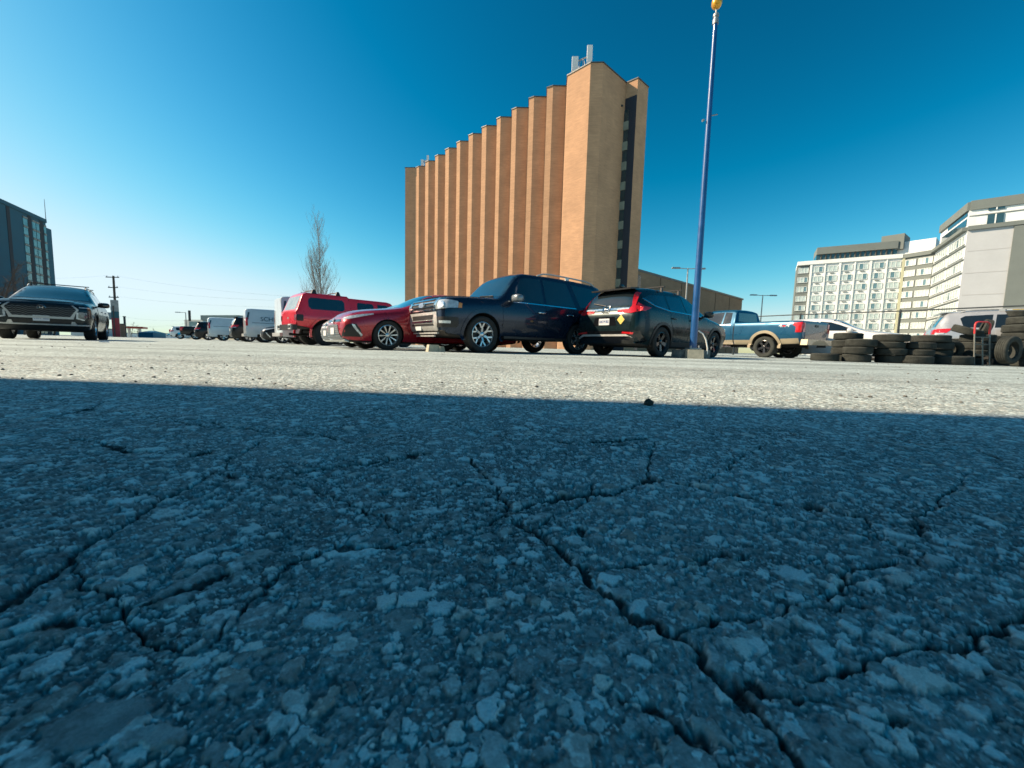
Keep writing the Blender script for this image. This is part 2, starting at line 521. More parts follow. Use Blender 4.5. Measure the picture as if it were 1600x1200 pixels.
# ================================================================== vehicles
def make_fullsize_suv(root):
    pm = paint('midnight blue', (.008, .020, .045), .35, .26, dirt=.06, gloss=.6)
    st = [(2.46, .55, .74, .66, .82, .86, .80, .98, .74, .03), (2.42, .46, .82, .64, .90, .92, .88, 1.06, .80, .03), (2.25, .36, .90, .65, .97, .98, .95, 1.14, .86, .05),
          (1.6, .32, .92, .7, 1.0, 1.06, .97, 1.19, .88, .05), (1.08, .32, .92, .7, 1.0, 1.10, .97, 1.22, .88, .05), (.98, .32, .92, .7, 1.0, 1.12, .96, 1.27, .87, .04),
          (.36, .32, .92, .7, 1.0, 1.13, .955, 1.85, .71, .04), (.18, .32, .92, .7, 1.0, 1.13, .955, 1.90, .70, .05), (-1.0, .32, .92, .7, 1.0, 1.13, .955, 1.93, .70, .05),
          (-2.3, .34, .92, .7, 1.0, 1.13, .95, 1.90, .69, .05), (-2.56, .38, .90, .7, .98, 1.13, .93, 1.85, .67, .04), (-2.74, .42, .86, .7, .95, 1.10, .91, 1.30, .80, .03), (-2.79, .48, .8, .7, .90, 1.0, .86, 1.12, .78, .02)]
    B = Body(root, st, pm, (1.51, -1.51), .47, 2.0, roof_r=.10, sh_r=.06, zc=.40)
    B.panel('windscreen', [(-.84, 1.29), (.84, 1.29), (.70, 1.83), (-.70, 1.83)], M_WIND, ('front',), .003)
    B.both('window', [(.80, 1.21), (.36, 1.72), (.24, 1.79), (-.28, 1.82), (-.28, 1.21)], M_GLASS, .003)
    B.both('window', [(-.36, 1.21), (-.36, 1.82), (-1.18, 1.81), (-1.38, 1.22)], M_GLASS, .003)
    B.both('window', [(-1.56, 1.23), (-1.36, 1.81), (-2.30, 1.77), (-2.46, 1.30), (-2.40, 1.25)], M_GLASS, .003)
    B.panel('rear_window', [(-.68, 1.36), (.68, 1.36), (.60, 1.78), (-.60, 1.78)], M_GLASS, ('rear',), .003)
    B.both('belt_strip', [(.82, 1.165), (.82, 1.19), (-1.40, 1.19), (-1.40, 1.165)], M_CHROME, .008)
    fd = B.both('door', [(.98, .48), (1.0, 1.10), (.88, 1.155), (-.30, 1.155), (-.30, .48)], pm, .006)
    rd = B.both('door', [(-.325, .48), (-.325, 1.155), (-1.34, 1.155), (-1.27, .95), (-1.02, .80), (-.94, .48)], pm, .006)
    for D, x in ((fd, -.16), (rd, -1.12)):
        for i, sy in enumerate((1, -1)):
            p = B.hit(('side', sy), x, .98)[0]
            MB().blob((p.x, p.y + sy * .025, .98), (.12, .02, .022), e=.6).build('handle', M_CHROME, D[i], 50)
    B.both('body_moulding', [(1.0, .60), (1.0, .66), (-.94, .66), (-.94, .60)], pm, .014)
    # front
    B.panel('bumper', [(-.66, .46), (.66, .46), (.70, .62), (.66, .84), (-.66, .84), (-.70, .62)], M_SILVER, ('front',), .02, back=.03)
    B.panel('air_intake', [(-.50, .68), (.50, .68), (.53, .78), (-.53, .78)], M_BLACK, ('front',), .024)
    B.panel('air_intake', [(-.56, .555), (.56, .555), (.53, .60), (-.53, .60)], M_BLACK, ('front',), .024)
    B.panel('bumper_bar', [(-.53, .62), (.53, .62), (.53, .665), (-.53, .665)], M_CHROME, ('front',), .034)
    g = B.panel('grille', [(-.56, .87), (.56, .87), (.60, 1.10), (-.60, 1.10)], M_BLACK, ('front',), .012, back=.03)
    for z in (.885, .955, 1.025, 1.09):
        B.panel('grille_bar', [(-.57, z - .011), (.57, z - .011), (.575, z + .011), (-.575, z + .011)], M_CHROME, ('front',), .035, parent=g)
    B.mirror('grille_surround', [(.55, .86), (.63, .86), (.66, 1.11), (.58, 1.11)], M_CHROME, ('front',), .03)
    em = B.panel('emblem', ell(0, .99, .13, .052), M_CHROME, ('front',), .05, parent=g)
    B.panel('emblem_field', ell(0, .99, .115, .042), mat('emblem blue', (.30, .38, .50), .25, .3, coat=.5), ('front',), .054, parent=em)
    hl = B.mirror('headlight', [(-.30, .885), (-.30, 1.075), (-.02, 1.085), (.13, 1.06), (.15, 1.03), (.15, .925), (-.05, .895)], M_LAMP, ('diag', 218, 2.25, .86), .012)
    B.mirror('lamp_projector', ell(-.16, .985, .075, .07, 16), M_CHROME, ('diag', 218, 2.25, .86), .018, parent=None)
    B.mirror('lamp_bezel', [(-.30, .87), (-.05, .88), (.15, .912), (.15, .925), (-.05, .897), (-.30, .887)], M_GLOSSBLACK, ('diag', 218, 2.25, .86), .02)
    B.mirror('turn_signal', [(.155, .925), (.21, .93), (.21, 1.02), (.155, 1.035)], M_AMBER, ('diag', 218, 2.25, .86), .012)
    fl = B.mirror('fog_light_recess', [(-.22, .52), (.16, .52), (.20, .60), (.20, .73), (-.24, .73)], M_BLACK, ('diag', 215, 2.3, .85), .012)
    B.mirror('fog_light', [(-.15, .60), (.08, .60), (.09, .65), (-.15, .655)], M_LAMP, ('diag', 215, 2.3, .85), .02)
    B.panel('valance', [(-.80, .36), (.80, .36), (.86, .45), (-.86, .45)], M_BLACK, ('front',), .01)
    MB().box((2.40, 0, .40), (.05, 1.2, .035)).box((2.40, 0, .34), (.04, .9, .03)).build('skid_bar', M_SILVER, root)
    B.plate('', .0 - .22, .535, blank=True)
    for s_ in (1, -1): B.stroke('bonnet_gap', [[(2.30, s_ * .84), (1.6, s_ * .90), (1.05, s_ * .90)]], .006, M_SEAM, ('top',))
    B.panel('bonnet_scoop', [(1.2, -.55), (2.25, -.62), (2.30, -.3), (2.30, .3), (2.25, .62), (1.2, .55)], pm, ('top',), .02, back=.03)
    B.stroke('wiper', [[(-.1, 1.30), (-.75, 1.34)], [(.55, 1.30), (-.05, 1.34)]], .012, M_BLACK, ('front',), lift=.015)
    # rear
    B.mirror('tail_lamp', [(.80, .95), (.90, .95), (.86, 1.35), (.78, 1.35)], M_RED, ('rear',), .01)
    B.plate('', 0, .85, True, blank=True)
    for sy in (1, -1):
        MB().box((0, sy * .98, .36), (2.0, .14, .05)).build('running_board', M_BLACK, root)
    arch_trim(B, (1.51, -1.51), .47, .40, .07, pm, root)
    mirrors(root, .72, 1.0, 1.24, M_BLACK, mat('grey mirror cap', (.22, .25, .27), .3, .3, coat=.4, noise=.1), (.10, .14, .085))
    roof_rails(B, root, -.25, -2.35, .66, M_SILVER, .075, .02)
    wheels(root, (1.51, -1.51), .86, .40, .27, .275, 'y', M_ALLOY)
    # what shows through the windscreen
    o = MB().tube([(.62, -.1, 1.62), (.60, -.1, 1.66), (.56, .05, 1.665)], .03, 8).build('rear_view_mirror', M_BLACK, root)

def suv_windows(B, z0, z1, xs, m=M_GLASS):
    """three side windows with an upswept tail"""
    a, b, c, d, e, f = xs
    B.both('window', [(a, z0), (b, z1 - .10), (b - .25, z1 - .03), (c + .03, z1), (c + .03, z0 + .02)], m, .003)
    B.both('window', [(c - .03, z0 + .02), (c - .03, z1), (d + .06, z1 - .02), (d + .03, z0 + .05)], m, .003)
    B.both('window', [(d - .04, z0 + .055), (d, z1 - .02), (e, z1 - .07), (f, z1 - .16), (f + .05, z0 + .20), (e + .1, z0 + .12)], m, .003)

def make_crossover(root):
    pm = paint('deep green black', (.008, .022, .026), .3, .26, dirt=.10)
    st = [(2.26, .42, .60, .52, .70, .66, .66, .74, .56, .02), (2.18, .30, .72, .55, .82, .76, .78, .88, .66, .04), (1.9, .22, .80, .6, .90, .86, .86, .98, .70, .06), (1.2, .22, .83, .6, .925, .96, .89, 1.06, .76, .06),
          (.98, .22, .84, .6, .925, .98, .89, 1.11, .77, .04), (.12, .22, .84, .6, .925, 1.03, .88, 1.56, .60, .05), (-.3, .22, .84, .6, .925, 1.04, .88, 1.62, .59, .06), (-1.3, .22, .84, .6, .925, 1.07, .88, 1.61, .58, .05),
          (-1.85, .24, .84, .6, .92, 1.09, .875, 1.55, .56, .05), (-2.03, .26, .82, .6, .91, 1.08, .86, 1.47, .56, .05), (-2.24, .28, .80, .6, .89, 1.03, .84, 1.12, .68, .02), (-2.31, .34, .76, .58, .85, .92, .78, 1.00, .64, .02), (-2.34, .42, .70, .56, .80, .80, .74, .90, .62, .02)]
    B = Body(root, st, pm, (1.33, -1.33), .41, 1.855, roof_r=.10, sh_r=.06, zc=.35)
    B.panel('windscreen', [(.96, -.72), (.96, .72), (.20, .60), (.20, -.60)], M_WIND, ('top',), .003)
    suv_windows(B, 1.08, 1.50, (.82, .30, -.18, -.98, -1.60, -1.86))
    B.both('window_trim', [(.85, 1.05), (.85, 1.07), (-.98, 1.115), (-1.55, 1.19), (-1.90, 1.34), (-1.93, 1.32), (-1.56, 1.16), (-.98, 1.09)], M_CHROME, .006)
    rw = B.panel('rear_window', [(-.66, 1.15), (.66, 1.15), (.54, 1.48), (-.54, 1.48)], M_GLASS, ('rear',), .003)
    B.stroke('rear_wiper', [[(.05, 1.16), (.45, 1.24)]], .012, M_BLACK, ('rear',), lift=.015, parent=rw)
    MB().box((-2.02, 0, 1.565), (.34, 1.12, .035), ry=-.12).build('roof_spoiler', M_BLACK, root)
    MB().blob((-1.75, 0, 1.68), (.10, .025, .05)).build('roof_fin', pm, root, 50)
    tg = B.panel('tailgate', [(-.70, .62), (.70, .62), (.74, .95), (.72, 1.12), (-.72, 1.12), (-.74, .95)], pm, ('rear',), .006)
    B.panel('tailgate_strip', [(-.62, 1.05), (.62, 1.05), (.62, 1.10), (-.62, 1.10)], M_CHROME, ('rear',), .014, parent=tg)
    B.stroke('emblem', [[(-.05, 1.02), (-.06, 1.13)], [(.05, 1.02), (.06, 1.13)], [(-.055, 1.07), (.055, 1.07)], [(-.09, 1.0), (-.095, 1.14), (.095, 1.14), (.09, 1.0), (-.09, 1.0)]], .009, M_CHROME, ('rear',), lift=.03, parent=tg)
    B.panel('plate_recess', [(-.34, .70), (.34, .70), (.28, .90), (-.28, .90)], M_GLOSSBLACK, ('rear',), .009, parent=tg)
    tl = B.mirror('tail_lamp', [(.34, 1.0), (.70, .965), (.92, 1.03), (.93, 1.10), (.74, 1.13), (.62, 1.46), (.565, 1.46), (.66, 1.13), (.62, 1.06), (.34, 1.05)], M_RED, ('rear',), .016)
    B.mirror('reversing_lamp', [(.32, 1.045), (.62, 1.055), (.60, 1.085), (.30, 1.07)], M_LAMP, ('rear',), .022)
    B.both('tail_lamp', [(-2.26, 1.03), (-2.05, 1.02), (-1.78, 1.11), (-2.02, 1.14), (-2.12, 1.22), (-2.2, 1.13)], M_RED, .010)
    B.panel('bumper', [(-.86, .30), (.86, .30), (.88, .58), (-.88, .58)], M_GLOSSBLACK, ('rear',), .012, back=.03)
    B.panel('bumper_trim', [(-.74, .455), (.60, .455), (.74, .40), (.78, .42), (.62, .50), (-.62, .50), (-.78, .42)], M_SILVER, ('rear',), .026)
    B.mirror('reflector', [(.50, .52), (.78, .50), (.80, .54), (.52, .56)], M_RED, ('rear',), .022)
    B.plate('DBCM 802', 0, .79, True)
    st_ = B.panel('sticker', [(-.46, .72), (-.36, .83), (-.46, .94), (-.56, .83)], mat('yellow sticker', (.75, .55, .12), .5, noise=.12, nscale=25), ('rear',), .012, parent=tg)
    B.panel('badge', [(-.52, .965), (-.38, .965), (-.38, .985), (-.52, .985)], M_CHROME, ('rear',), .012, parent=tg)
    for q in ([(.86, .40), (.90, .95), (.80, 1.04), (-.14, 1.06), (-.14, .40)], [(-.16, .40), (-.16, 1.06), (-.98, 1.09), (-1.0, .85), (-.86, .62), (-.84, .40)]):
        D = B.both('door', q, pm, .005)
        for i, sy in enumerate((1, -1)):
            x = q[3][0] + (.14 if q[3][0] > -.5 else .12) if q[3][0] > -.5 else -.86
            p = B.hit(('side', sy), x, .93)[0]
            MB().blob((p.x, p.y + sy * .02, .93), (.10, .018, .018), e=.6).build('handle', pm, D[i], 50)
    B.both('sill_trim', [(.92, .26), (.92, .37), (-.90, .37), (-.90, .26)], M_BLACK, .02)
    B.mirror('headlight', [(-.30, .70), (-.30, .80), (.12, .86), (.16, .80)], M_LAMP, ('diag', 215, 2.05, .78), .01)
    B.panel('grille', [(-.55, .50), (.55, .50), (.60, .70), (-.60, .70)], M_BLACK, ('front',), .01)
    arch_trim(B, (1.33, -1.33), .41, .35, .06, M_BLACK, root)
    mirrors(root, .66, .90, 1.12, M_BLACK, M_GLOSSBLACK, (.08, .12, .08))
    crossbars(B, root, (-.15, -.95), .60, .12)
    wheels(root, (1.33, -1.33), .80, .355, .235, .235, 'five', M_DALLOY)

def make_sedan(root, pm, sporty=True, plate=True):
    st = [(2.36, .34, .50, .42, .58, .52, .54, .58, .46, .01), (2.30, .24, .64, .42, .74, .60, .70, .67, .58, .03), (2.12, .17, .76, .46, .85, .70, .80, .79, .68, .05), (1.75, .16, .80, .5, .90, .78, .86, .87, .74, .06), (1.3, .16, .82, .55, .91, .83, .875, .93, .76, .06),
          (1.0, .16, .82, .55, .91, .86, .875, .99, .76, .05), (.10, .16, .82, .55, .91, .92, .865, 1.37, .57, .05), (-.35, .16, .82, .55, .91, .93, .86, 1.42, .55, .05), (-1.05, .16, .82, .55, .91, .95, .86, 1.39, .54, .05),
          (-1.85, .18, .82, .55, .905, .98, .86, 1.10, .62, .04), (-2.05, .20, .80, .55, .90, .98, .85, 1.05, .66, .03), (-2.38, .24, .76, .55, .86, .95, .80, 1.02, .64, .02), (-2.47, .32, .70, .55, .80, .86, .74, .95, .60, .02)]
    B = Body(root, st, pm, (1.39, -1.39), .375, 1.82, roof_r=.10, sh_r=.05, zc=.32)
    B.panel('windscreen', [(1.02, -.70), (1.06, 0), (1.02, .70), (.14, .58), (.14, -.58)], M_WIND, ('top',), .003)
    B.panel('rear_window', [(-1.15, -.55), (-1.15, .55), (-1.80, .62), (-1.80, -.62)], M_GLASS, ('top',), .003)
    B.both('window', [(.86, .97), (.34, 1.19), (.08, 1.28), (-.22, 1.315), (-.22, .985)], M_GLASS, .003)
    B.both('window', [(-.29, .985), (-.29, 1.315), (-.95, 1.27), (-1.30, 1.13), (-1.22, 1.02)], M_GLASS, .003)
    for q in ([(.92, .32), (.96, .80), (.86, .935), (-.25, .95), (-.25, .32)], [(-.27, .32), (-.27, .95), (-1.10, .96), (-1.05, .74), (-.92, .32)]):
        D = B.both('door', q, pm, .004)
        x = q[3][0] + .14 if q[3][0] > -.5 else q[2][0] + .14
        for i, sy in enumerate((1, -1)):
            p = B.hit(('side', sy), x, .82)[0]
            MB().blob((p.x, p.y + sy * .02, .82), (.09, .018, .016), e=.6).build('handle', pm, D[i], 50)
    B.mirror('headlight', [(-.32, .645), (-.29, .69), (.04, .765), (.24, .805), (.26, .785), (.05, .705), (-.10, .66)], M_LAMP, ('diag', 216, 2.02, .76), .009)
    g = B.panel('grille', [(-.58, .22), (.58, .22), (.42, .52), (.36, .545), (-.36, .545), (-.42, .52)], mat('grille mesh', (.16, .17, .18), .5, .4, noise=.5, nscale=60), ('front',), .012, back=.03)
    for z in np.arange(.25, .53, .045):
        w = .57 - (z - .22) * .5
        B.stroke('grille_bar', [[(-w, z), (w, z)]], .006, M_CHROME, ('front',), lift=.016, parent=g)
    B.panel('bumper_lip', [(-.66, .185), (.66, .185), (.62, .225), (-.62, .225)], M_SILVER, ('front',), .03, back=.03)
    B.panel('upper_grille', [(-.58, .60), (.58, .60), (.50, .655), (-.50, .655)], M_GLOSSBLACK, ('front',), .008)
    B.stroke('emblem', [ell(0, .625, .085, .055, 14) + [(.085, .625)], ell(0, .635, .075, .02, 10) + [(.075, .635)], ell(0, .625, .022, .05, 10) + [(.022, .625)]], .007, M_CHROME, ('front',), lift=.02)
    ai = B.mirror('air_intake', [(-.26, .28), (-.06, .54), (.10, .56), (.16, .44), (.14, .28)], M_BLACK, ('diag', 212, 2.1, .74), .008)
    B.mirror('running_light', [(.03, .55), (.08, .54), (.16, .33), (.13, .29), (.12, .35)], M_LAMP, ('diag', 212, 2.1, .74), .016)
    if plate: B.plate('', 0, .40, blank=True)
    B.mirror('tail_lamp', [(.40, .78), (.82, .80), (.80, .93), (.42, .93)], M_RED, ('rear',), .01)
    B.both('tail_lamp', [(-2.42, .80), (-2.12, .84), (-2.05, .93), (-2.40, .93)], M_RED, .008)
    B.both('sill_trim', [(.95, .20), (.95, .26), (-.95, .26), (-.95, .20)], pm, .02)
    for s_ in (1, -1): B.stroke('bonnet_gap', [[(2.12, s_ * .66), (1.7, s_ * .74), (1.05, s_ * .77)]], .005, M_SEAM, ('top',))
    mirrors(root, .68, .88, .98, M_BLACK, pm, (.08, .11, .075))
    wheels(root, (1.39, -1.39), .795, .335, .225, .235, 'twin' if sporty else 'five', M_ALLOY)
    return B

def make_offroad_pickup(root):
    pm = paint('bright red', (.78, .016, .036), .1, .3, dirt=.12)
    st = [(-2.76, .72, .80, .9, .90, 1.17, .89, 1.24, .84, .0), (-2.70, .70, .84, .9, .93, 1.20, .90, 1.34, .84, .02), (-2.44, .66, .86, .9, .94, 1.22, .90, 1.92, .74, .03), (-2.32, .64, .86, .9, .94, 1.22, .90, 1.97, .735, .04), (-.80, .60, .86, .9, .94, 1.22, .90, 1.98, .735, .04), (-.72, .60, .86, .9, .94, 1.22, .90, 1.92, .725, .03),
          (.9, .60, .86, .9, .94, 1.22, .90, 1.92, .72, .03), (1.12, .60, .86, .9, .94, 1.22, .90, 1.88, .71, .03), (1.42, .60, .86, .9, .94, 1.21, .90, 1.38, .83, .03), (1.52, .60, .86, .9, .94, 1.20, .90, 1.29, .84, .03), (2.5, .62, .86, .9, .93, 1.14, .88, 1.22, .80, .03), (2.62, .70, .80, .9, .88, 1.04, .84, 1.10, .76, .02)]
    B = Body(root, st, pm, (1.7, -1.7), .55, 1.88, roof_r=.07, sh_r=.04, zc=.46)
    def rr(x0, x1, z0, z1, r=.06): return [(x0 + r, z0), (x0, z0 + r), (x0, z1 - r), (x0 + r, z1), (x1 - r, z1), (x1, z1 - r), (x1, z0 + r), (x1 - r, z0)]
    B.both('window', rr(-2.30, -.95, 1.36, 1.80, .09), M_GLASS, .004)
    B.both('window', rr(-.42, .28, 1.34, 1.77), M_GLASS, .004)
    B.both('window', [(.46, 1.34), (.46, 1.77), (.98, 1.76), (1.20, 1.36)], M_GLASS, .004)
    B.panel('windscreen', [(-.74, 1.40), (.74, 1.40), (.66, 1.85), (-.66, 1.85)], M_WIND, ('front',), .003)
    B.panel('rear_window', rr(-.66, .66, 1.33, 1.84), mat('pale dusty glass', (.30, .33, .33), .2, coat=.6, noise=.2, nscale=3), ('rear',), .005)
    tg = B.panel('tailgate', rr(-.72, .72, .80, 1.22, .04), pm, ('rear',), .008)
    B.panel('tailgate_badge', rr(-.06, .06, .98, 1.06, .01), M_STEEL, ('rear',), .014, parent=tg)
    B.mirror('tail_lamp', [(.76, .92), (.90, .92), (.90, 1.12), (.76, 1.12)], mat('dark red lens', (.20, .01, .015), .12, coat=1), ('rear',), .02)
    B.both('tail_lamp_guard', rr(-2.74, -2.52, .90, 1.13, .03), M_BLACK, .02)
    B.both('body_seam', [(-.76, .70), (-.74, .70), (-.74, 1.94), (-.76, 1.94)], M_SEAM, .002)
    for q in (rr(-.56, .36, .66, 1.20, .05), rr(.38, 1.10, .66, 1.20, .05)):
        D = B.both('door', q, pm, .006)
        for i, sy in enumerate((1, -1)):
            x = q[0][0] + .06; p = B.hit(('side', sy), x, 1.08)[0]
            MB().box((p.x, p.y + sy * .02, 1.08), (.16, .03, .03)).build('handle', pm, D[i])
    arch_trim(B, (1.7, -1.7), .55, .46, .07, pm, root, lift=.03)
    B.both('rocker_guard', [(1.1, .58), (1.1, .66), (-1.1, .66), (-1.1, .58)], M_BLACK, .03)
    bp = MB().box((-2.82, 0, .66), (.16, 1.86, .20)).box((-2.86, 0, .60), (.10, 1.2, .10))
    for sy in (1, -1): bp.tube([(-2.90, sy * .52, .60), (-2.90, sy * .52, .74), (-2.90, sy * .80, .74), (-2.90, sy * .80, .60)], .035, 8, mi=1, closed=True)
    bp.build('rear_bumper', [M_BLACK, M_SILVER], root)
    MB().box((2.72, 0, .72), (.20, 1.8, .22)).build('front_bumper', M_BLACK, root)
    B.panel('grille', [(-.60, .86), (.60, .86), (.60, 1.02), (-.60, 1.02)], M_CHROME, ('front',), .01)
    B.mirror('headlight', ell(.70, .95, .09, .08), M_LAMP, ('front',), .015)
    for x in (-2.05, -1.15):
        p = B.hit(('top',), x, .66)[0]
        mb = MB().tube([(x + .0, -.70, p.z + .10), (x, 0, p.z + .13), (x, .70, p.z + .10)], .02, 8)
        for sy in (1, -1): mb.add([(x - .10, sy * .72, p.z - .02), (x + .10, sy * .72, p.z - .02), (x + .05, sy * .68, p.z + .14), (x - .03, sy * .68, p.z + .14), (x - .10, sy * .60, p.z - .0), (x + .10, sy * .60, p.z - .0), (x + .05, sy * .62, p.z + .14), (x - .03, sy * .62, p.z + .14)],
                                          [(0, 1, 2, 3), (5, 4, 7, 6), (1, 5, 6, 2), (4, 0, 3, 7), (3, 2, 6, 7), (0, 4, 5, 1)])
        mb.build('roof_bar', M_BLACK, root)
    mirrors(root, .95, .90, 1.32, M_BLACK, M_BLACK, (.09, .13, .10))
    MB().tube([(-2.6, .5, .42), (-2.3, .5, .40), (-1.2, .45, .45), (1.5, .45, .45)], .05, 8).box((0, 0, .52), (4.2, .9, .10)).cyl((-1.7, -.7, .44), (-1.7, .7, .44), .07).cyl((1.7, -.7, .44), (1.7, .7, .44), .07).build('chassis', M_UNDER, root)
    wheels(root, (1.7, -1.7), .80, .435, .28, .22, 'five', M_DALLOY)

def make_pickup(root, pm, low=None, badge=True, lod=1):
    st = [(-3.12, .62, .82, .8, .93, 1.18, .93, 1.33, .90, .0), (-3.06, .56, .88, .8, .98, 1.20, .975, 1.37, .93, .0), (-2.8, .52, .90, .8, 1.0, 1.22, .985, 1.38, .94, .0), (-.62, .50, .90, .75, 1.0, 1.25, .985, 1.40, .94, .0), (-.56, .50, .90, .75, 1.0, 1.25, .985, 1.44, .92, .0),
          (-.50, .50, .90, .75, 1.0, 1.27, .975, 1.87, .73, .03), (-.40, .50, .90, .75, 1.0, 1.27, .97, 1.92, .71, .04), (.5, .50, .90, .75, 1.0, 1.27, .97, 1.95, .70, .05), (.78, .50, .90, .75, 1.0, 1.26, .97, 1.90, .71, .05), (1.45, .50, .90, .75, 1.0, 1.22, .97, 1.36, .84, .05), (1.58, .50, .90, .75, 1.0, 1.20, .97, 1.28, .87, .05),
          (2.55, .52, .90, .75, .99, 1.08, .95, 1.17, .86, .05), (2.74, .58, .84, .75, .94, 1.02, .90, 1.10, .82, .03), (2.79, .66, .76, .78, .86, .95, .84, 1.02, .78, .02)]
    B = Body(root, st, pm, (1.84, -1.84), .52, 2.0, roof_r=.09, sh_r=.05, zc=.42)
    B.panel('windscreen', [(-.82, 1.40), (.82, 1.40), (.68, 1.88), (-.68, 1.88)], M_WIND, ('front',), .003)
    bg = mat('blue tinted glass', (.015, .06, .10), .05, coat=1, noise=.2, nscale=2)
    B.panel('rear_window', [(-.66, 1.46), (.66, 1.46), (.60, 1.82), (-.60, 1.82)], bg, ('rear',), .004)
    B.panel('bed_liner', [(-3.0, -.84), (-.70, -.84), (-.70, .84), (-3.0, .84)], M_BLACK, ('top',), .003)
    B.both('window', [(1.22, 1.34), (.86, 1.74), (.62, 1.83), (.02, 1.85), (.02, 1.34)], M_GLASS, .003)
    B.both('window', [(-.04, 1.34), (-.04, 1.85), (-.34, 1.82), (-.40, 1.36)], M_GLASS, .003)
    B.both('belt_strip', [(1.24, 1.30), (1.24, 1.325), (-.42, 1.325), (-.42, 1.30)], M_CHROME, .008)
    B.both('body_seam', [(-.60, .52), (-.565, .52), (-.565, 1.38), (-.60, 1.38)], M_SEAM, .003)
    for q in ([(1.30, .52), (1.32, 1.15), (1.24, 1.29), (.02, 1.29), (.02, .52)], [(-.0, .52), (-.0, 1.29), (-.46, 1.29), (-.46, .52)]):
        D = B.both('door', q, pm, .006)
        if q[0][0] > 1:
            for i, sy in enumerate((1, -1)):
                p = B.hit(('side', sy), .14, 1.12)[0]
                MB().blob((p.x, p.y + sy * .03, 1.12), (.13, .025, .03), e=.6).build('handle', M_CHROME, D[i], 50)
    if low:
        B.both('lower_trim', [(1.30, .51), (1.30, .68), (-.56, .68), (-.56, .51)], low, .012)
        B.both('lower_trim', [(-.61, .51), (-.61, .68), (-1.26, .68), (-1.36, .51)], low, .012)
        B.both('lower_trim', [(-2.40, .53), (-2.42, .72), (-3.02, .74), (-3.04, .56)], low, .012)
    arch_trim(B, (1.84, -1.84), .52, .42, .10, low or pm, root, lift=.03, a0=-5, a1=185)
    tg = B.panel('tailgate', [(-.74, .70), (.74, .70), (.76, 1.34), (-.76, 1.34)], pm if not low else mat('shade-painted tailgate', (.01, .014, .02), .3, .2, coat=.8, noise=.2), ('rear',), .008)  # on the two-tone truck the tailgate's shade is put in as near-black colour
    B.panel('tailgate_handle', [(-.12, 1.16), (.12, 1.16), (.12, 1.24), (-.12, 1.24)], M_BLACK, ('rear',), .02, parent=tg)
    B.mirror('tail_lamp', [(.78, .96), (.92, .96), (.96, 1.28), (.78, 1.30)], M_RED, ('rear',), .016)
    B.both('tail_lamp', [(-3.10, .95), (-2.92, .95), (-2.93, 1.14), (-2.82, 1.22), (-2.82, 1.30), (-3.10, 1.31)], M_RED, .018)
    bp = MB().box((-3.20, 0, .60), (.22, 1.88, .20), taper=.96)
    bp.build('rear_bumper', low or M_CHROME, root)
    MB().box((2.82, 0, .58), (.18, 1.84, .24), taper=.96).build('front_bumper', M_CHROME, root)
    B.panel('grille', [(-.62, .74), (.62, .74), (.66, 1.04), (-.66, 1.04)], M_CHROME, ('front',), .02)
    B.mirror('headlight', [(.68, .80), (.90, .82), (.90, 1.02), (.68, 1.04)], M_LAMP, ('front',), .015)
    MB().box((-3.33, 0, .46), (.26, .08, .08)).box((0, 0, .48), (5.4, .8, .12)).cyl((-1.84, -.7, .40), (-1.84, .7, .40), .09).cyl((1.84, -.7, .40), (1.84, .7, .40), .08).build('chassis', M_UNDER, root)
    for sy in (1, -1): MB().box((.5, sy * .98, .42), (2.1, .16, .05)).build('running_board', M_CHROME if low else M_BLACK, root)
    if badge:
        wh = mat('white decal', (.75, .75, .72), .5, noise=.05)
        for sy in (1, -1):
            d = B.lettering('4x4', .17, wh, ('side', sy), -2.52, 1.20, lift=.004, sx=1.5)
            d.name = 'decal'
            B.panel('decal_stripe', [(-2.57, 1.165), (-2.47, 1.165), (-2.47, 1.225), (-2.57, 1.225)], M_RED, ('side', sy), .009, parent=d)
    mirrors(root, 1.12, 1.02, 1.36, M_BLACK, M_CHROME if low else M_BLACK, (.09, .15, .12))
    wheels(root, (1.84, -1.84), .86, .405, .275, .255, 'five', M_DALLOY if low else M_ALLOY, tm=M_DUSTYRUBBER if low else None)

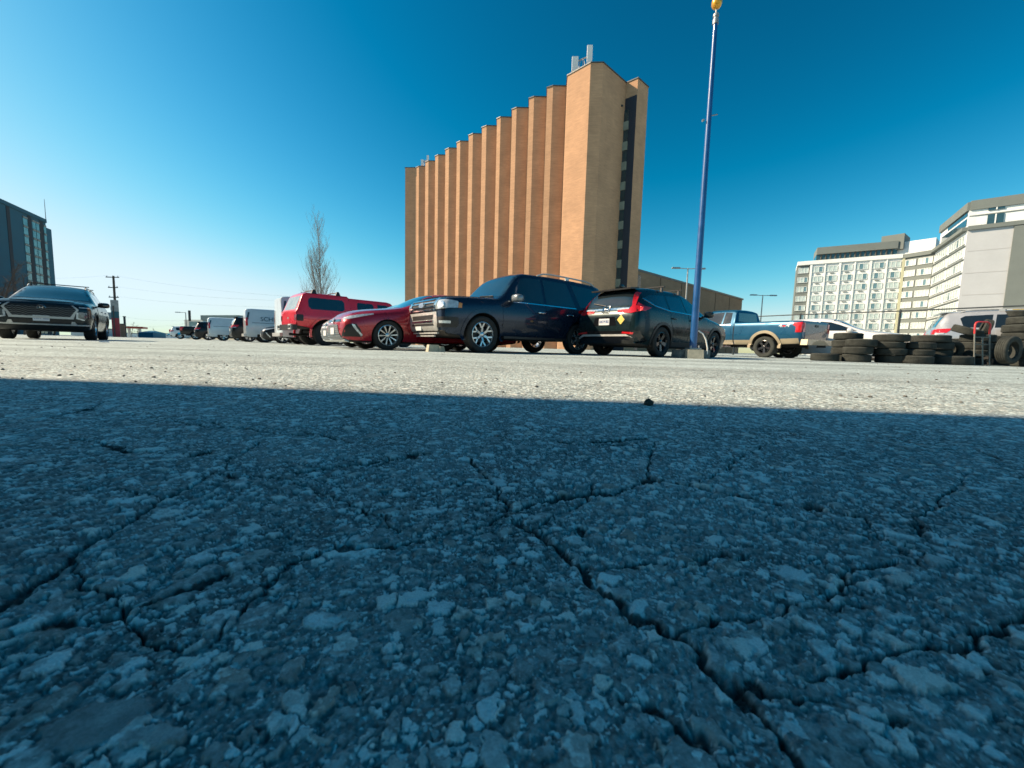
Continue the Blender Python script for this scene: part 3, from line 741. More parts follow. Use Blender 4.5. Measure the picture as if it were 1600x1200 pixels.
def make_family_suv(root):
    pm = paint('black teal', (.010, .020, .026), .35, .26, dirt=.15)
    st = [(2.40, .50, .70, .62, .80, .84, .78, .92, .72, .02), (2.35, .40, .80, .62, .89, .90, .87, 1.00, .80, .03), (2.15, .28, .88, .65, .96, .96, .94, 1.08, .84, .05), (1.5, .26, .90, .65, .985, 1.02, .955, 1.14, .86, .06), (1.02, .26, .90, .65, .985, 1.05, .95, 1.18, .86, .05), (.92, .26, .90, .65, .985, 1.06, .95, 1.23, .85, .04),
          (.12, .26, .90, .65, .985, 1.08, .94, 1.63, .68, .04), (-.2, .26, .90, .65, .985, 1.08, .94, 1.69, .67, .05), (-1.4, .26, .90, .65, .985, 1.09, .94, 1.68, .66, .05), (-2.1, .28, .90, .65, .97, 1.10, .93, 1.62, .65, .05), (-2.45, .32, .86, .65, .94, 1.08, .89, 1.20, .74, .03), (-2.56, .42, .8, .65, .88, .95, .82, 1.05, .74, .02)]
    B = Body(root, st, pm, (1.45, -1.45), .44, 1.975, roof_r=.10, sh_r=.06, zc=.385)
    B.panel('windscreen', [(-.83, 1.25), (.83, 1.25), (.67, 1.62), (-.67, 1.62)], M_WIND, ('front',), .003)
    suv_windows(B, 1.14, 1.56, (.80, .30, -.28, -1.20, -1.85, -2.12))
    B.both('window_trim', [(.84, 1.10), (.84, 1.125), (-1.9, 1.20), (-1.9, 1.175)], M_CHROME, .006)
    g = B.panel('grille', [(-.56, .64), (.56, .64), (.64, .74), (.72, .88), (.60, .985), (-.60, .985), (-.72, .88), (-.64, .74)], M_BLACK, ('front',), .02, back=.04)
    sur = [(-.60, .985), (-.72, .88), (-.64, .74), (-.56, .64), (.56, .64), (.64, .74), (.72, .88), (.60, .985)]
    mesh = []
    for r_ in range(5):
        z = .69 + r_ * .055
        w = .58 + (min(z, .88) - .64) * .5 - max(0, z - .88) * 1.1
        k = int(w / .055)
        row = [(i * .058, z + (.016 if i % 2 else -.016)) for i in range(-k, k + 1)]
        mesh += row if r_ % 2 == 0 else row[::-1]
    B.stroke('grille_lattice', [mesh], .005, M_STEEL, ('front',), lift=.026, parent=g)
    B.panel('grille_surround', [(-.60, .985), (-.72, .88), (-.64, .74), (-.60, .60), (.60, .60), (.64, .74), (.72, .88), (.60, .985), (.565, .985), (.67, .88), (.59, .75), (.54, .66), (-.54, .66), (-.59, .75), (-.67, .88), (-.565, .985)], M_SILVER, ('front',), .034, back=.03)
    B.stroke('emblem', [ell(0, .905, .085, .048, 18) + [(.085, .905)], [(-.035, .875), (-.025, .935)], [(.025, .875), (.035, .935)], [(-.03, .897), (.03, .913)]], .007, M_CHROME, ('front',), lift=.04, parent=g)
    B.plate('CRPP 602', -.02, .60, w=.31, h=.155)
    hl = B.mirror('headlight', [(-.16, .60), (-.02, .58), (.05, .66), (.05, .80), (-.12, .82)], M_LAMPDARK, ('diag', 196, 2.3, .80), .012)
    B.mirror('running_light', [(-.17, .62), (-.02, .575), (.0, .60), (-.13, .645), (-.12, .80), (-.16, .81)], M_LAMP, ('diag', 196, 2.3, .80), .022)
    B.mirror('upper_lamp', [(-.14, .94), (.16, .93), (.16, .955), (-.14, .965)], M_LAMP, ('diag', 200, 2.25, .82), .01)
    B.panel('air_intake', [(-.62, .47), (.62, .47), (.58, .57), (-.58, .57)], M_BLACK, ('front',), .012)
    B.panel('bumper_trim', [(-.90, .42), (.90, .42), (.90, .455), (.66, .455), (.62, .53), (.56, .53), (.54, .455), (-.54, .455), (-.56, .53), (-.62, .53), (-.66, .455), (-.90, .455)], M_SILVER, ('front',), .022, back=.03)
    B.panel('valance', [(-.84, .28), (.84, .28), (.88, .40), (-.88, .40)], M_BLACK, ('front',), .012)
    for q in ([(.92, .42), (.95, 1.0), (.82, 1.09), (-.24, 1.12), (-.24, .42)], [(-.26, .42), (-.26, 1.12), (-1.2, 1.15), (-1.15, .9), (-.98, .66), (-.94, .42)]):
        D = B.both('door', q, pm, .005)
        x = -.12 if q[0][0] > 0 else -1.06
        for i, sy in enumerate((1, -1)):
            p = B.hit(('side', sy), x, .95)[0]
            MB().blob((p.x, p.y + sy * .02, .95), (.11, .02, .018), e=.6).build('handle', M_CHROME, D[i], 50)
    for s_ in (1, -1): B.stroke('bonnet_gap', [[(2.15, s_ * .80), (1.6, s_ * .86), (1.05, s_ * .87)]], .006, M_SEAM, ('top',))
    B.panel('bonnet_crease', [(1.1, -.50), (2.2, -.60), (2.28, 0), (2.2, .60), (1.1, .50)], pm, ('top',), .015, back=.02)
    arch_trim(B, (1.45, -1.45), .44, .385, .05, M_BLACK, root)
    B.both('tail_lamp', [(-2.5, .9), (-2.4, .9), (-2.35, 1.1), (-2.45, 1.1)], M_RED, .01)
    mirrors(root, .78, .96, 1.14, M_BLACK, M_GLOSSBLACK, (.09, .14, .085))
    roof_rails(B, root, .0, -2.0, .63, M_SILVER, .06, .018)
    crossbars(B, root, (-.30, -1.3), .62, .085)
    wheels(root, (1.45, -1.45), .83, .39, .26, .26, 'split', M_ALLOY)
    MB().box((0, 0, .30), (4.4, 1.2, .10)).cyl((-1.45, -.7, .36), (-1.45, .7, .36), .07).build('chassis', M_UNDER, root)
    # papers lying on the dashboard, seen through the screen
    return B

def make_wagon(root, pm, trim=M_BLACK, lod=1, rails=True, wheel=M_ALLOY):
    st = [(2.22, .40, .60, .52, .70, .66, .68, .74, .58, .02), (2.14, .30, .74, .55, .83, .76, .80, .88, .68, .04), (1.85, .22, .82, .6, .90, .88, .87, 1.0, .74, .06), (1.2, .22, .84, .6, .92, .96, .885, 1.08, .78, .06), (.98, .22, .84, .6, .92, .98, .885, 1.12, .78, .04), (.18, .22, .84, .6, .92, 1.02, .88, 1.56, .62, .05), (-.2, .22, .84, .6, .92, 1.03, .88, 1.62, .61, .05), (-1.3, .22, .84, .6, .92, 1.05, .87, 1.62, .60, .05),
          (-1.95, .24, .84, .6, .91, 1.06, .86, 1.57, .58, .05), (-2.12, .27, .82, .6, .89, 1.04, .84, 1.36, .62, .04), (-2.24, .30, .78, .6, .86, 1.0, .80, 1.10, .66, .02), (-2.30, .40, .72, .6, .80, .86, .74, .95, .64, .02)]
    B = Body(root, st, pm, (1.34, -1.34), .40, 1.84, roof_r=.10, sh_r=.06, zc=.345, dens=.09)
    B.panel('windscreen', [(.96, -.72), (.96, .72), (.24, .62), (.24, -.62)], M_WIND, ('top',), .003)
    B.both('window', [(.82, 1.08), (.30, 1.44), (.02, 1.50), (-.16, 1.51), (-.16, 1.09)], M_GLASS, .003)
    B.both('window', [(-.22, 1.09), (-.22, 1.51), (-.98, 1.50), (-1.03, 1.10)], M_GLASS, .003)
    B.both('window', [(-1.10, 1.10), (-1.05, 1.50), (-1.62, 1.47), (-1.72, 1.40), (-1.66, 1.14), (-1.6, 1.11)], M_GLASS, .003)
    rw = B.panel('rear_window', [(-.64, 1.14), (.64, 1.14), (.54, 1.48), (-.54, 1.48)], mat('teal rear glass', (.02, .07, .09), .06, coat=1, noise=.2, nscale=2), ('rear',), .004)
    MB().box((-2.02, 0, 1.60), (.24, 1.10, .03), ry=-.08).build('roof_spoiler', pm, root)
    B.mirror('tail_lamp', [(.46, .92), (.80, .90), (.84, 1.06), (.46, 1.03)], M_RED, ('rear',), .014)
    B.both('tail_lamp', [(-2.26, .92), (-2.0, .95), (-1.88, 1.08), (-2.20, 1.07)], M_RED, .012)
    B.both('reversing_lamp', [(-2.24, .905), (-2.05, .915), (-2.05, .945), (-2.24, .94)], M_LAMP, .016)
    B.panel('rear_bumper', [(-.84, .30), (.84, .30), (.86, .50), (-.86, .50)], trim, ('rear',), .012, back=.03)
    B.plate('', 0, .76, True, blank=True)
    D = B.both('door', [(.86, .38), (.90, .94), (.80, 1.03), (-.17, 1.05), (-.17, .38)], pm, .005)
    D = B.both('door', [(-.20, .38), (-.20, 1.05), (-1.02, 1.07), (-1.0, .82), (-.86, .60), (-.84, .38)], pm, .005)
    B.mirror('headlight', [(-.30, .70), (-.28, .80), (.14, .86), (.16, .78)], M_LAMP, ('diag', 215, 2.02, .78), .01)
    B.panel('grille', [(-.55, .52), (.55, .52), (.60, .70), (-.60, .70)], M_BLACK, ('front',), .01)
    arch_trim(B, (1.34, -1.34), .40, .345, .05, trim, root)
    mirrors(root, .68, .89, 1.12, M_BLACK, pm, (.08, .11, .075))
    if rails: roof_rails(B, root, .0, -1.75, .58, M_SILVER, .06, .016)
    wheels(root, (1.34, -1.34), .795, .35, .235, .24, 'five', wheel)
    return B

def make_van(root, pm, H=2.0, text=None, glass=True, L=(2.5, -2.45)):
    f, r = L; wb = (f - .9, r + .95)
    h = H
    st = [(f, .40, .62, .55, .74, .78, .70, .86, .60, .02), (f - .10, .28, .78, .55, .88, .90, .85, 1.0, .72, .04), (f - .45, .24, .86, .6, .95, 1.02, .92, 1.16, .80, .06), (f - .75, .24, .88, .6, .97, 1.06, .93, 1.26, .82, .05), (f - 1.45, .24, .88, .6, .98, 1.12, .94, h - .12, .76, .05), (f - 1.85, .24, .88, .6, .98, 1.15, .94, h - .04, .76, .05), (0, .26, .88, .6, .98, 1.2, .945, h - .03, .77, .05), (r + .35, .28, .88, .6, .98, 1.2, .94, h - .04, .77, .05), (r + .06, .30, .86, .6, .97, 1.2, .93, h - .07, .76, .04), (r, .34, .84, .6, .94, 1.2, .90, h - .12, .73, .03)]
    B = Body(root, st, pm, wb, .42, 1.96, roof_r=.08, sh_r=.05, zc=.36, dens=.12)
    B.panel('windscreen', [(f - .78, -.74), (f - .78, .74), (f - 1.42, .68), (f - 1.42, -.68)], M_WIND, ('top',), .003)
    B.both('window', [(f - .92, 1.16), (f - 1.36, 1.60), (f - 2.0, 1.66), (f - 2.0, 1.16)], M_GLASS, .003)
    B.both('door', [(f - .85, .36), (f - .85, 1.12), (f - 2.03, 1.12), (f - 2.03, .36)], pm, .005)
    B.both('side_panel', [(r + .22, .62), (r + .32, .48), (f - 2.1, .48), (f - 2.1, h - .22), (r + .30, h - .22), (r + .20, h - .35)], pm, .008)
    B.both('slider_rail', [(r + .30, 1.12), (f - 2.15, 1.12), (f - 2.15, 1.145), (r + .30, 1.145)], M_DARKINK, .012)
    for sy in (1, -1):
        B.panel('rear_door', [(sy * .012, .42), (sy * .80, .42), (sy * .76, h - .18), (sy * .012, h - .18)], pm, ('rear',), .006)
        if glass: B.panel('rear_window', [(sy * .10, 1.22), (sy * .66, 1.22), (sy * .62, h - .32), (sy * .10, h - .32)], M_GLASS, ('rear',), .010)
    B.both('pillar_trim', [(r + .02, 1.30), (r + .12, 1.30), (r + .20, h - .25), (r + .12, h - .25)], M_DARKINK, .008)
    B.mirror('tail_lamp', [(.84, .95), (.93, .95), (.88, 1.42), (.80, 1.42)], M_RED, ('rear',), .012)
    B.both('tail_lamp', [(r + .01, .95), (r + .09, .95), (r + .09, 1.42), (r + .02, 1.42)], M_RED, .012)
    MB().box((r - .05, 0, .42), (.12, 1.8, .16)).build('rear_bumper', M_SILVER, root)
    B.mirror('headlight', [(-.25, .72), (-.25, .86), (.15, .98), (.18, .86)], M_LAMP, ('diag', 215, f - .25, .80), .01)
    B.panel('grille', [(-.5, .5), (.5, .5), (.55, .75), (-.55, .75)], M_BLACK, ('front',), .01)
    mirrors(root, f - 1.0, .97, 1.2, M_BLACK, M_BLACK, (.09, .12, .14))
    wheels(root, wb, .83, .36, .24, .23, 'five', M_ALLOY)
    if text:
        for sy in (1, -1): B.lettering(text, .34, M_DARKINK, ('side', sy), (r + .45 + 1.1) if sy < 0 else (r + 1.5), h - .62, lift=.02)
    return B

def park(name, label, cat, x, y, hd, group='vehicles parked across the lot'):
    return thing(name, label, cat, (x, y, 0), rad(hd), group)

r_ = park('suv', 'large dark blue full-size SUV with chrome grille and silver spoked wheels', 'suv', -.06, 10.39, 217.7); make_fullsize_suv(r_)
r_ = park('suv', 'black crossover seen from behind with yellow diamond sticker on its tailgate', 'suv', 3.96, 10.91, 38.9); make_crossover(r_)
r_ = park('sedan', 'red sedan with blank white plate between the red pickup and blue SUV', 'car', -2.28, 10.64, 217.6); make_sedan(r_, paint('ruby red', (.42, .008, .022), .3, .28, dirt=.1))
r_ = park('sedan', 'white sedan whose nose pokes out beside the red sedan', 'car', -3.62, 13.1, 218); make_sedan(r_, paint('white', (.72, .73, .73), 0, .35, dirt=.2), sporty=False)
r_ = park('pickup_truck', 'bright red off-road pickup with a matching windowed bed cap', 'pickup truck', -6.69, 17.3, 45.4); make_offroad_pickup(r_)
r_ = park('suv', 'black SUV facing the camera with hexagonal grille and roof bars', 'suv', -14.9, 13.14, 310.7); make_family_suv(r_)
r_ = park('pickup_truck', 'blue pickup with beige lower trim and wheel arches', 'pickup truck', 9.68, 17.52, 118.1); make_pickup(r_, paint('lake blue', (.006, .075, .15), .3, .3, dirt=.12), paint('beige gold', (.40, .33, .22), .3, .4))
r_ = park('sedan', 'white sedan half hidden behind the stacked tyres', 'car', 13.07, 16.5, 312); make_sedan(r_, paint('white', (.72, .73, .73), 0, .35, dirt=.2), sporty=False); r_.scale = (1.1, 1.1, 1.14)
_p = at_y(1471, 520, 12.6); _h = rad(322)
SILX = _p.x - (math.cos(_h) * -2.1 - math.sin(_h) * -.8); SILY = _p.y - (math.sin(_h) * -2.1 + math.cos(_h) * -.8)
r_ = park('suv', 'silver SUV with red tail lamp behind the tyre stacks', 'suv', SILX, SILY, 322); make_wagon(r_, paint('silver', (.50, .52, .54), .4, .32), paint('silver', (.5, .5, .5)))
r_ = park('cargo_van', 'white cargo van, only its bright rear edge visible behind the red pickup', 'van', -8.9, 19.9, 40); make_van(r_, paint('shade-blue white', (.56, .62, .66), 0, .35, dirt=.1), 2.15, glass=False)  # the vans' white is cooled in the paint to suggest blue shade
r_ = park('sedan', 'small black car with sunlit bonnet between the two white vans', 'car', -11.5, 22.6, 214); make_sedan(r_, paint('black', (.012, .013, .015), .1, .3, dirt=.2), sporty=False)
r_ = park('cargo_van', 'white cargo van with dark lettering on its shaded side', 'van', -14.0, 25.2, 38); make_van(r_, paint('shade-blue white', (.56, .62, .66), 0, .35, dirt=.1), 1.98, text='SCHREIBER', glass=False)
r_ = park('suv', 'dark SUV with bright red tail lamp beside the lettered white van', 'suv', -16.9, 27.8, 40); make_wagon(r_, paint('black', (.012, .013, .015), .1, .3, dirt=.2))
r_ = park('cargo_van', 'small white van with dark side stripe and round red tail lamp', 'van', -22.6, 33.6, 40); make_van(r_, paint('shade-blue white', (.56, .62, .66), 0, .35, dirt=.1), 1.85)
r_ = park('suv', 'small black hatchback SUV between the black pickup and the small white van', 'suv', -26.6, 37.0, 40); make_wagon(r_, paint('black', (.012, .013, .015), .1, .3, dirt=.2), rails=False)
r_ = park('pickup_truck', 'black pickup seen from the tail in the far row', 'pickup truck', -33.0, 44.5, 34); make_pickup(r_, paint('black', (.012, .013, .015), .1, .3, dirt=.2), None, badge=False)
r_ = park('suv', 'white wagon in the far row, behind the black pickup', 'suv', -42.5, 53, 36); make_wagon(r_, paint('white', (.72, .73, .73), 0, .35, dirt=.2), rails=False)
r_ = park('pickup_truck', 'white pickup farthest away at the end of the row', 'pickup truck', -47.6, 60, 40); make_pickup(r_, paint('white', (.72, .73, .73), 0, .35, dirt=.2), None, badge=False)
# ================================================================== the lot surface: one sheet to the horizon
def h2(ix, iy, seed):
    x = (ix.astype(np.int64) * 374761393 + iy.astype(np.int64) * 668265263 + seed * 974711) & 0xffffffff
    x = ((x ^ (x >> 13)) * 1274126177) & 0xffffffff
    x = ((x ^ (x >> 16)) * 2246822519) & 0xffffffff
    x = x ^ (x >> 15)
    return ((x & 0xffffff) / 16777216.0).astype(np.float32)
def vnoise(x, y, cell, seed):
    fx = x / cell; fy = y / cell; ix = np.floor(fx); iy = np.floor(fy)
    tx = (fx - ix).astype(np.float32); ty = (fy - iy).astype(np.float32); tx = tx * tx * (3 - 2 * tx); ty = ty * ty * (3 - 2 * ty)
    ix = ix.astype(np.int64); iy = iy.astype(np.int64)
    a = h2(ix, iy, seed); b = h2(ix + 1, iy, seed); c = h2(ix, iy + 1, seed); d = h2(ix + 1, iy + 1, seed)
    return (a + (b - a) * tx) + ((c + (d - c) * tx) - (a + (b - a) * tx)) * ty - .5
def voro(x, y, cell, seed):
    fx = x / cell; fy = y / cell; bx = np.floor(fx).astype(np.int64); by = np.floor(fy).astype(np.int64)
    F1 = np.full(x.shape, 9, np.float32); F2 = F1.copy(); ID = np.zeros(x.shape, np.float32); DX = F1 * 0; DY = F1 * 0; AN = F1 * 0
    for i in (-1, 0, 1):
        for j in (-1, 0, 1):
            cx = bx + i; cy = by + j
            px = (cx + .1 + .8 * h2(cx, cy, seed) - fx).astype(np.float32); py = (cy + .1 + .8 * h2(cx, cy, seed + 1) - fy).astype(np.float32)
            d = np.sqrt(px * px + py * py)
            m = d < F1
            F2 = np.where(m, F1, np.minimum(F2, d)); DX = np.where(m, -px, DX); DY = np.where(m, -py, DY)
            ID = np.where(m, h2(cx, cy, seed + 2), ID); AN = np.where(m, h2(cx, cy, seed + 3), AN); F1 = np.where(m, d, F1)
    return F1, F2, ID, DX, DY, AN
def sstep(a, b, x):
    t = np.clip((x - a) / (b - a), 0, 1); return t * t * (3 - 2 * t)

def make_ground():
    R = [.072]
    while R[-1] < 4500:
        r = R[-1]
        if r < 2.0: d = min(max(r * r / 62, .00026), .0032)
        else: d = min(r * .006 if r < 9 else r * .03, 400)
        R.append(r + d)
    R = np.array(R)
    th = np.concatenate([np.arange(-180, -64, 2.0), np.arange(-64, 64, .116), np.arange(64, 180, 2.0)])
    th = np.radians(th)
    nr, nt = len(R), len(th)
    X = (R[:, None] * np.sin(th)[None, :]).ravel(); Y = (R[:, None] * np.cos(th)[None, :]).ravel()
    Rr = np.repeat(R, nt)
    near = Rr < 4.2
    x = X[near]; y = Y[near]; rr = Rr[near].astype(np.float32)
    # warped coordinates give the chippings uneven outlines
    wx = x + .0055 * vnoise(x, y, .007, 11) + .0030 * vnoise(x, y, .0026, 12) + .0012 * vnoise(x, y, .0011, 15); wy = y + .0055 * vnoise(x, y, .007, 13) + .0030 * vnoise(x, y, .0026, 14) + .0012 * vnoise(x, y, .0011, 16)
    z = .0014 * vnoise(x, y, .06, 21) + .0008 * vnoise(x, y, .018, 22) + .0016 * vnoise(x, y, .0065, 23) + .0015 * vnoise(x, y, .003, 24) + .0010 * vnoise(x, y, .0014, 25)
    film = vnoise(x, y, .011, 34) + .8 * vnoise(x, y, .0045, 35) + .6 * vnoise(x, y, .0018, 36)
    alb = (.095 + .06 * vnoise(x, y, .09, 31) + .07 * vnoise(x, y, .004, 32) + .09 * vnoise(x, y, .0015, 33)).astype(np.float32)
    alb = alb + .20 * sstep(.30, .42, vnoise(x, y, .0012, 37))
    warm = np.zeros_like(alb)
    for cell, p, hgt, seed in ((.0045, .66, .0010, 100), (.0085, .50, .0017, 200), (.0135, .32, .0022, 300), (.021, .12, .0025, 400), (.034, .05, .0024, 500)):
        F1, F2, ID, DX, DY, AN = voro(wx, wy, cell, seed)
        # crushed stone: each chip keeps its own size, tilt and tone
        pres = ID < p
        size = .30 + .28 * ((ID / p * 7.31) % 1)
        asp = .62 + .5 * ((AN * 5.7) % 1); ca, sa = np.cos(AN * 6.283), np.sin(AN * 6.283)
        ex = (DX * ca + DY * sa) * asp; ey = (-DX * sa + DY * ca) / asp
        dd = np.maximum(np.abs(ex) * .95 + np.abs(ey) * .35, np.abs(ey) * 1.05 + np.abs(ex) * .2)
        s = sstep(size, size * .66, dd) * sstep(.02, .14, F2 - F1) * pres
        flat = sstep(0, .75, s)
        tilt = ((AN * 3.1) % 1 - .5) * DX + ((AN * 9.7) % 1 - .5) * DY
        hh = hgt * (.35 + .75 * ((ID / p * 3.77) % 1))
        z = np.where(pres, np.maximum(z * (1 - .5 * flat), z * (1 - flat) + flat * hh + s * tilt * hgt * 1.1), z)
        tone = (.135 + .46 * ((ID / p * 11.3) % 1) ** 2.1) * (1 - .30 * sstep(-.05, .35, film)) + .07 * vnoise(x, y, cell * .2, seed + 9)
        expo = flat * (.45 + .55 * sstep(.30, -.10, film + .8 * ((AN * 2.3) % 1 - .5)))
        alb = alb * (1 - expo) + tone * expo
        warm = warm * (1 - flat) + flat * (((AN * 17.7) % 1) ** 3)
    # cracks and potholes, laid out in metres on the ground
    cracks = [
        [(795, 815, 1.), (835, 830, 1.), (872, 852, 1.2), (905, 890, 1.1), (945, 915, 1.2), (985, 955, 1.3), (1040, 985, 1.1), (1100, 1012, .7), (1150, 1070, .5), (1210, 1130, .45), (1250, 1199, .45)],
        [(1020, 690, .6), (1012, 748, .6), (1060, 756, .8), (1150, 772, .9), (1250, 792, .8), (1350, 806, .5)], [(795, 800, .6), (830, 782, 1.0), (960, 768, .7), (1012, 750, .8)],
        [(735, 715, .6), (770, 752, .7), (790, 800, .7)],
        [(-20, 955, 1.1), (60, 905, 1.1), (110, 872, 1.2), (190, 822, 1.0), (262, 776, .8), (330, 740, 1.0), (420, 746, .7), (540, 727, 1.0), (620, 715, .5)],
        [(-20, 1010, 1.5), (80, 978, 1.4), (200, 950, 1.4), (300, 918, 1.1), (345, 892, .7)], [(440, 888, 1.), (500, 868, 1.0), (545, 855, 1.4), (640, 850, .8), (700, 832, .7), (790, 806, .6)],
        [(1440, 718, .9), (1520, 738, .9), (1640, 748, 1.)], [(1640, 950, 1.), (1590, 985, 1.), (1490, 1010, .7), (1560, 1056, .8), (1640, 1085, 1.)], [(100, 684, .8), (150, 690, .9), (215, 706, .8)], [(60, 652, .8), (140, 640, 1.1), (160, 630, .7)],
        [(640, 600, 1.), (700, 602, .6)], [(1200, 640, 1.), (1290, 652, .7), (1330, 664, .6)], [(560, 640, 1.2), (700, 632, .7), (900, 618, .6)], [(930, 690, .9), (1020, 683, .9), (1060, 688, .6)], [(1280, 930, .7), (1340, 890, .5), (1420, 880, .4)], [(980, 1090, .5), (1040, 1110, .8), (1110, 1165, .6)]]
    qr = random.Random(31)
    def wander(u, v, du, dv, n, w):
        L_ = []
        for i in range(n):
            L_.append((u, v, w * qr.uniform(.5, 1.2))); u += du * qr.uniform(.5, 1.4) + qr.uniform(-12, 12); v += dv * qr.uniform(.3, 1.5) + qr.uniform(-7, 7)
        return L_
    for a_ in ((835, 830, 40, -18, 5, .5), (905, 890, 55, -4, 6, .5), (1040, 985, 60, -6, 5, .5), (770, 752, -45, 2, 5, .5), (1060, 756, 30, -14, 6, .5), (1250, 792, 50, 14, 6, .5), (262, 776, -50, -4, 5, .5), (110, 872, 40, 30, 6, .5), (500, 868, -30, 32, 6, .5), (330, 740, 10, -14, 5, .6), (540, 727, 40, -8, 5, .6), (1150, 1070, 60, 12, 5, .5), (1520, 738, -20, 20, 6, .5), (1490, 1010, -50, 16, 6, .6), (420, 746, 40, 16, 6, .5), (1350, 806, 40, 26, 6, .4), (150, 640, 60, 8, 7, .6), (700, 660, 60, 4, 7, .6), (1100, 668, 60, 5, 8, .6), (300, 655, 50, 6, 6, .6), (1380, 680, 50, 10, 5, .6)):
        cracks.append([(u, v, w * (.62 if v < 760 else .34)) for u, v, w in wander(*a_)])
    dep = np.zeros_like(alb)
    cw = (rr < 2.6)
    xx = x[cw] + .010 * vnoise(x[cw], y[cw], .03, 51) + .0035 * vnoise(x[cw], y[cw], .004, 57) + .008 * vnoise(x[cw], y[cw], .009, 52); yy = y[cw] + .010 * vnoise(x[cw], y[cw], .03, 53) + .0035 * vnoise(x[cw], y[cw], .004, 58) + .008 * vnoise(x[cw], y[cw], .009, 54)
    dsub = np.zeros(xx.shape, np.float32)
    gap = .35 + 2.3 * np.maximum(0, vnoise(x[cw], y[cw], .045, 55) + .12) + 1.1 * np.maximum(0, vnoise(x[cw], y[cw], .013, 56))
    for li, line in enumerate(cracks):
        lo = .75 if li == 0 else (.4 if li in (3, 4, 6) else .15)
        P = [(at_z(u, v, 0), w) for u, v, w in line]
        for (a, wa), (b, wb) in zip(P, P[1:]):
            ax, ay, bx, by = a.x, a.y, b.x, b.y
            L2 = (bx - ax) ** 2 + (by - ay) ** 2
            pad = .03
            m = (xx > min(ax, bx) - pad) & (xx < max(ax, bx) + pad) & (yy > min(ay, by) - pad) & (yy < max(ay, by) + pad)
            if not m.any(): continue
            px = xx[m]; py = yy[m]
            t = np.clip(((px - ax) * (bx - ax) + (py - ay) * (by - ay)) / L2, 0, 1)
            d = np.hypot(px - ax - t * (bx - ax), py - ay - t * (by - ay))
            w = (.0019 + .0018 * max(0, (a.y - .3))) * (wa + (wb - wa) * t) * np.clip(gap[m], lo, 1.7) + .0004
            dsub[m] = np.maximum(dsub[m], sstep(w * 3.4, 0, d) ** 1.25)
    for u, v, r in ((540, 858, .008), (130, 640, .016), (310, 708, .012), (1270, 790, .007), (640, 712, .010), (545, 650, .012), (905, 828, .006)):
        c = at_z(u, v, 0); d = np.hypot(xx - c.x, (yy - c.y) * .8)
        dsub = np.maximum(dsub, sstep(r * 1.25, r * .6, d))
    crumb = vnoise(x[cw], y[cw], .005, 61) + .8 * vnoise(x[cw], y[cw], .0022, 62)
    dep[cw] = dsub
    z[cw] = z[cw] - dsub * (.0050 - .0066 * crumb)
    alb = alb * (1 - .86 * sstep(.22, .75, dep))
    fade = sstep(4.2, 2.4, rr)
    Z = np.zeros(X.shape, np.float64); Z[near] = (z - .0012) * fade
    A = np.full(X.shape, .2, np.float32); A[near] = np.clip(alb, .010, .32)
    Wm = np.zeros(X.shape, np.float32); Wm[near] = warm
    Nf = np.zeros(X.shape, np.float32); Nf[near] = sstep(2.8, 1.6, rr)
    me = bpy.data.meshes.new('asphalt_ground')
    V = np.stack([X, Y, Z], -1).astype(np.float32)
    V = np.concatenate([V, [[0, 0, -.004]]]).astype(np.float32)
    i = np.arange(nr - 1)[:, None] * nt; j = np.arange(nt)[None, :]; j2 = (np.arange(nt) + 1)[None, :] % nt
    Q = np.stack([i + j, i + nt + j, i + nt + j2, i + j2], -1).reshape(-1, 4)[:, ::-1]
    T = np.stack([np.full(nt, nr * nt), np.arange(nt), (np.arange(nt) + 1) % nt], -1)[:, ::-1]
    idx = np.concatenate([Q.ravel(), T.ravel()]).astype(np.int32)
    st = np.concatenate([np.arange(len(Q)) * 4, len(Q) * 4 + np.arange(nt) * 3]).astype(np.int32)
    me.vertices.add(len(V)); me.vertices.foreach_set('co', V.ravel())
    me.loops.add(len(idx)); me.loops.foreach_set('vertex_index', idx)
    me.polygons.add(len(st)); me.polygons.foreach_set('loop_start', st)
    me.polygons.foreach_set('use_smooth', np.ones(len(st), bool))
    me.update(calc_edges=True)
    for nm, arr in (('chip_tone', A), ('chip_warmth', Wm), ('near_detail', Nf)):
        at = me.attributes.new(nm, 'FLOAT', 'POINT'); at.data.foreach_set('value', np.concatenate([arr, arr[:1]]).astype(np.float32))
    m = bpy.data.materials.new('weathered asphalt'); m.use_nodes = True; nt_ = m.node_tree; N = nt_.nodes; L = nt_.links
    b = N['Principled BSDF']; b.inputs['Specular IOR Level'].default_value = .25
    tc = N.new('ShaderNodeTexCoord')
    def attr(n): a = N.new('ShaderNodeAttribute'); a.attribute_name = n; return a.outputs['Fac']
    def noise(scale, detail=5, rough=.6, vec=None):
        n = N.new('ShaderNodeTexNoise'); n.inputs['Scale'].default_value = scale; n.inputs['Detail'].default_value = detail; n.inputs['Roughness'].default_value = rough
        L.new(vec or tc.outputs['Object'], n.inputs['Vector']); return n.outputs['Fac']
    def rng_(inp, a, b_, c, d):
        r = N.new('ShaderNodeMapRange'); r.inputs[1].default_value = a; r.inputs[2].default_value = b_; r.inputs[3].default_value = c; r.inputs[4].default_value = d; L.new(inp, r.inputs[0]); return r.outputs[0]
    def mth(op, a, b_):
        n = N.new('ShaderNodeMath'); n.operation = op
        for k, v in enumerate((a, b_)):
            if isinstance(v, (int, float)): n.inputs[k].default_value = v
            else: L.new(v, n.inputs[k])
        return n.outputs[0]
    # beyond the modelled chippings the same aggregate continues as a fine speckle
    vo = N.new('ShaderNodeTexVoronoi'); vo.inputs['Scale'].default_value = 95; L.new(tc.outputs['Object'], vo.inputs['Vector'])
    sp = N.new('ShaderNodeSeparateColor'); L.new(vo.outputs['Color'], sp.inputs[0])
    pits = noise(7, 8, .75)
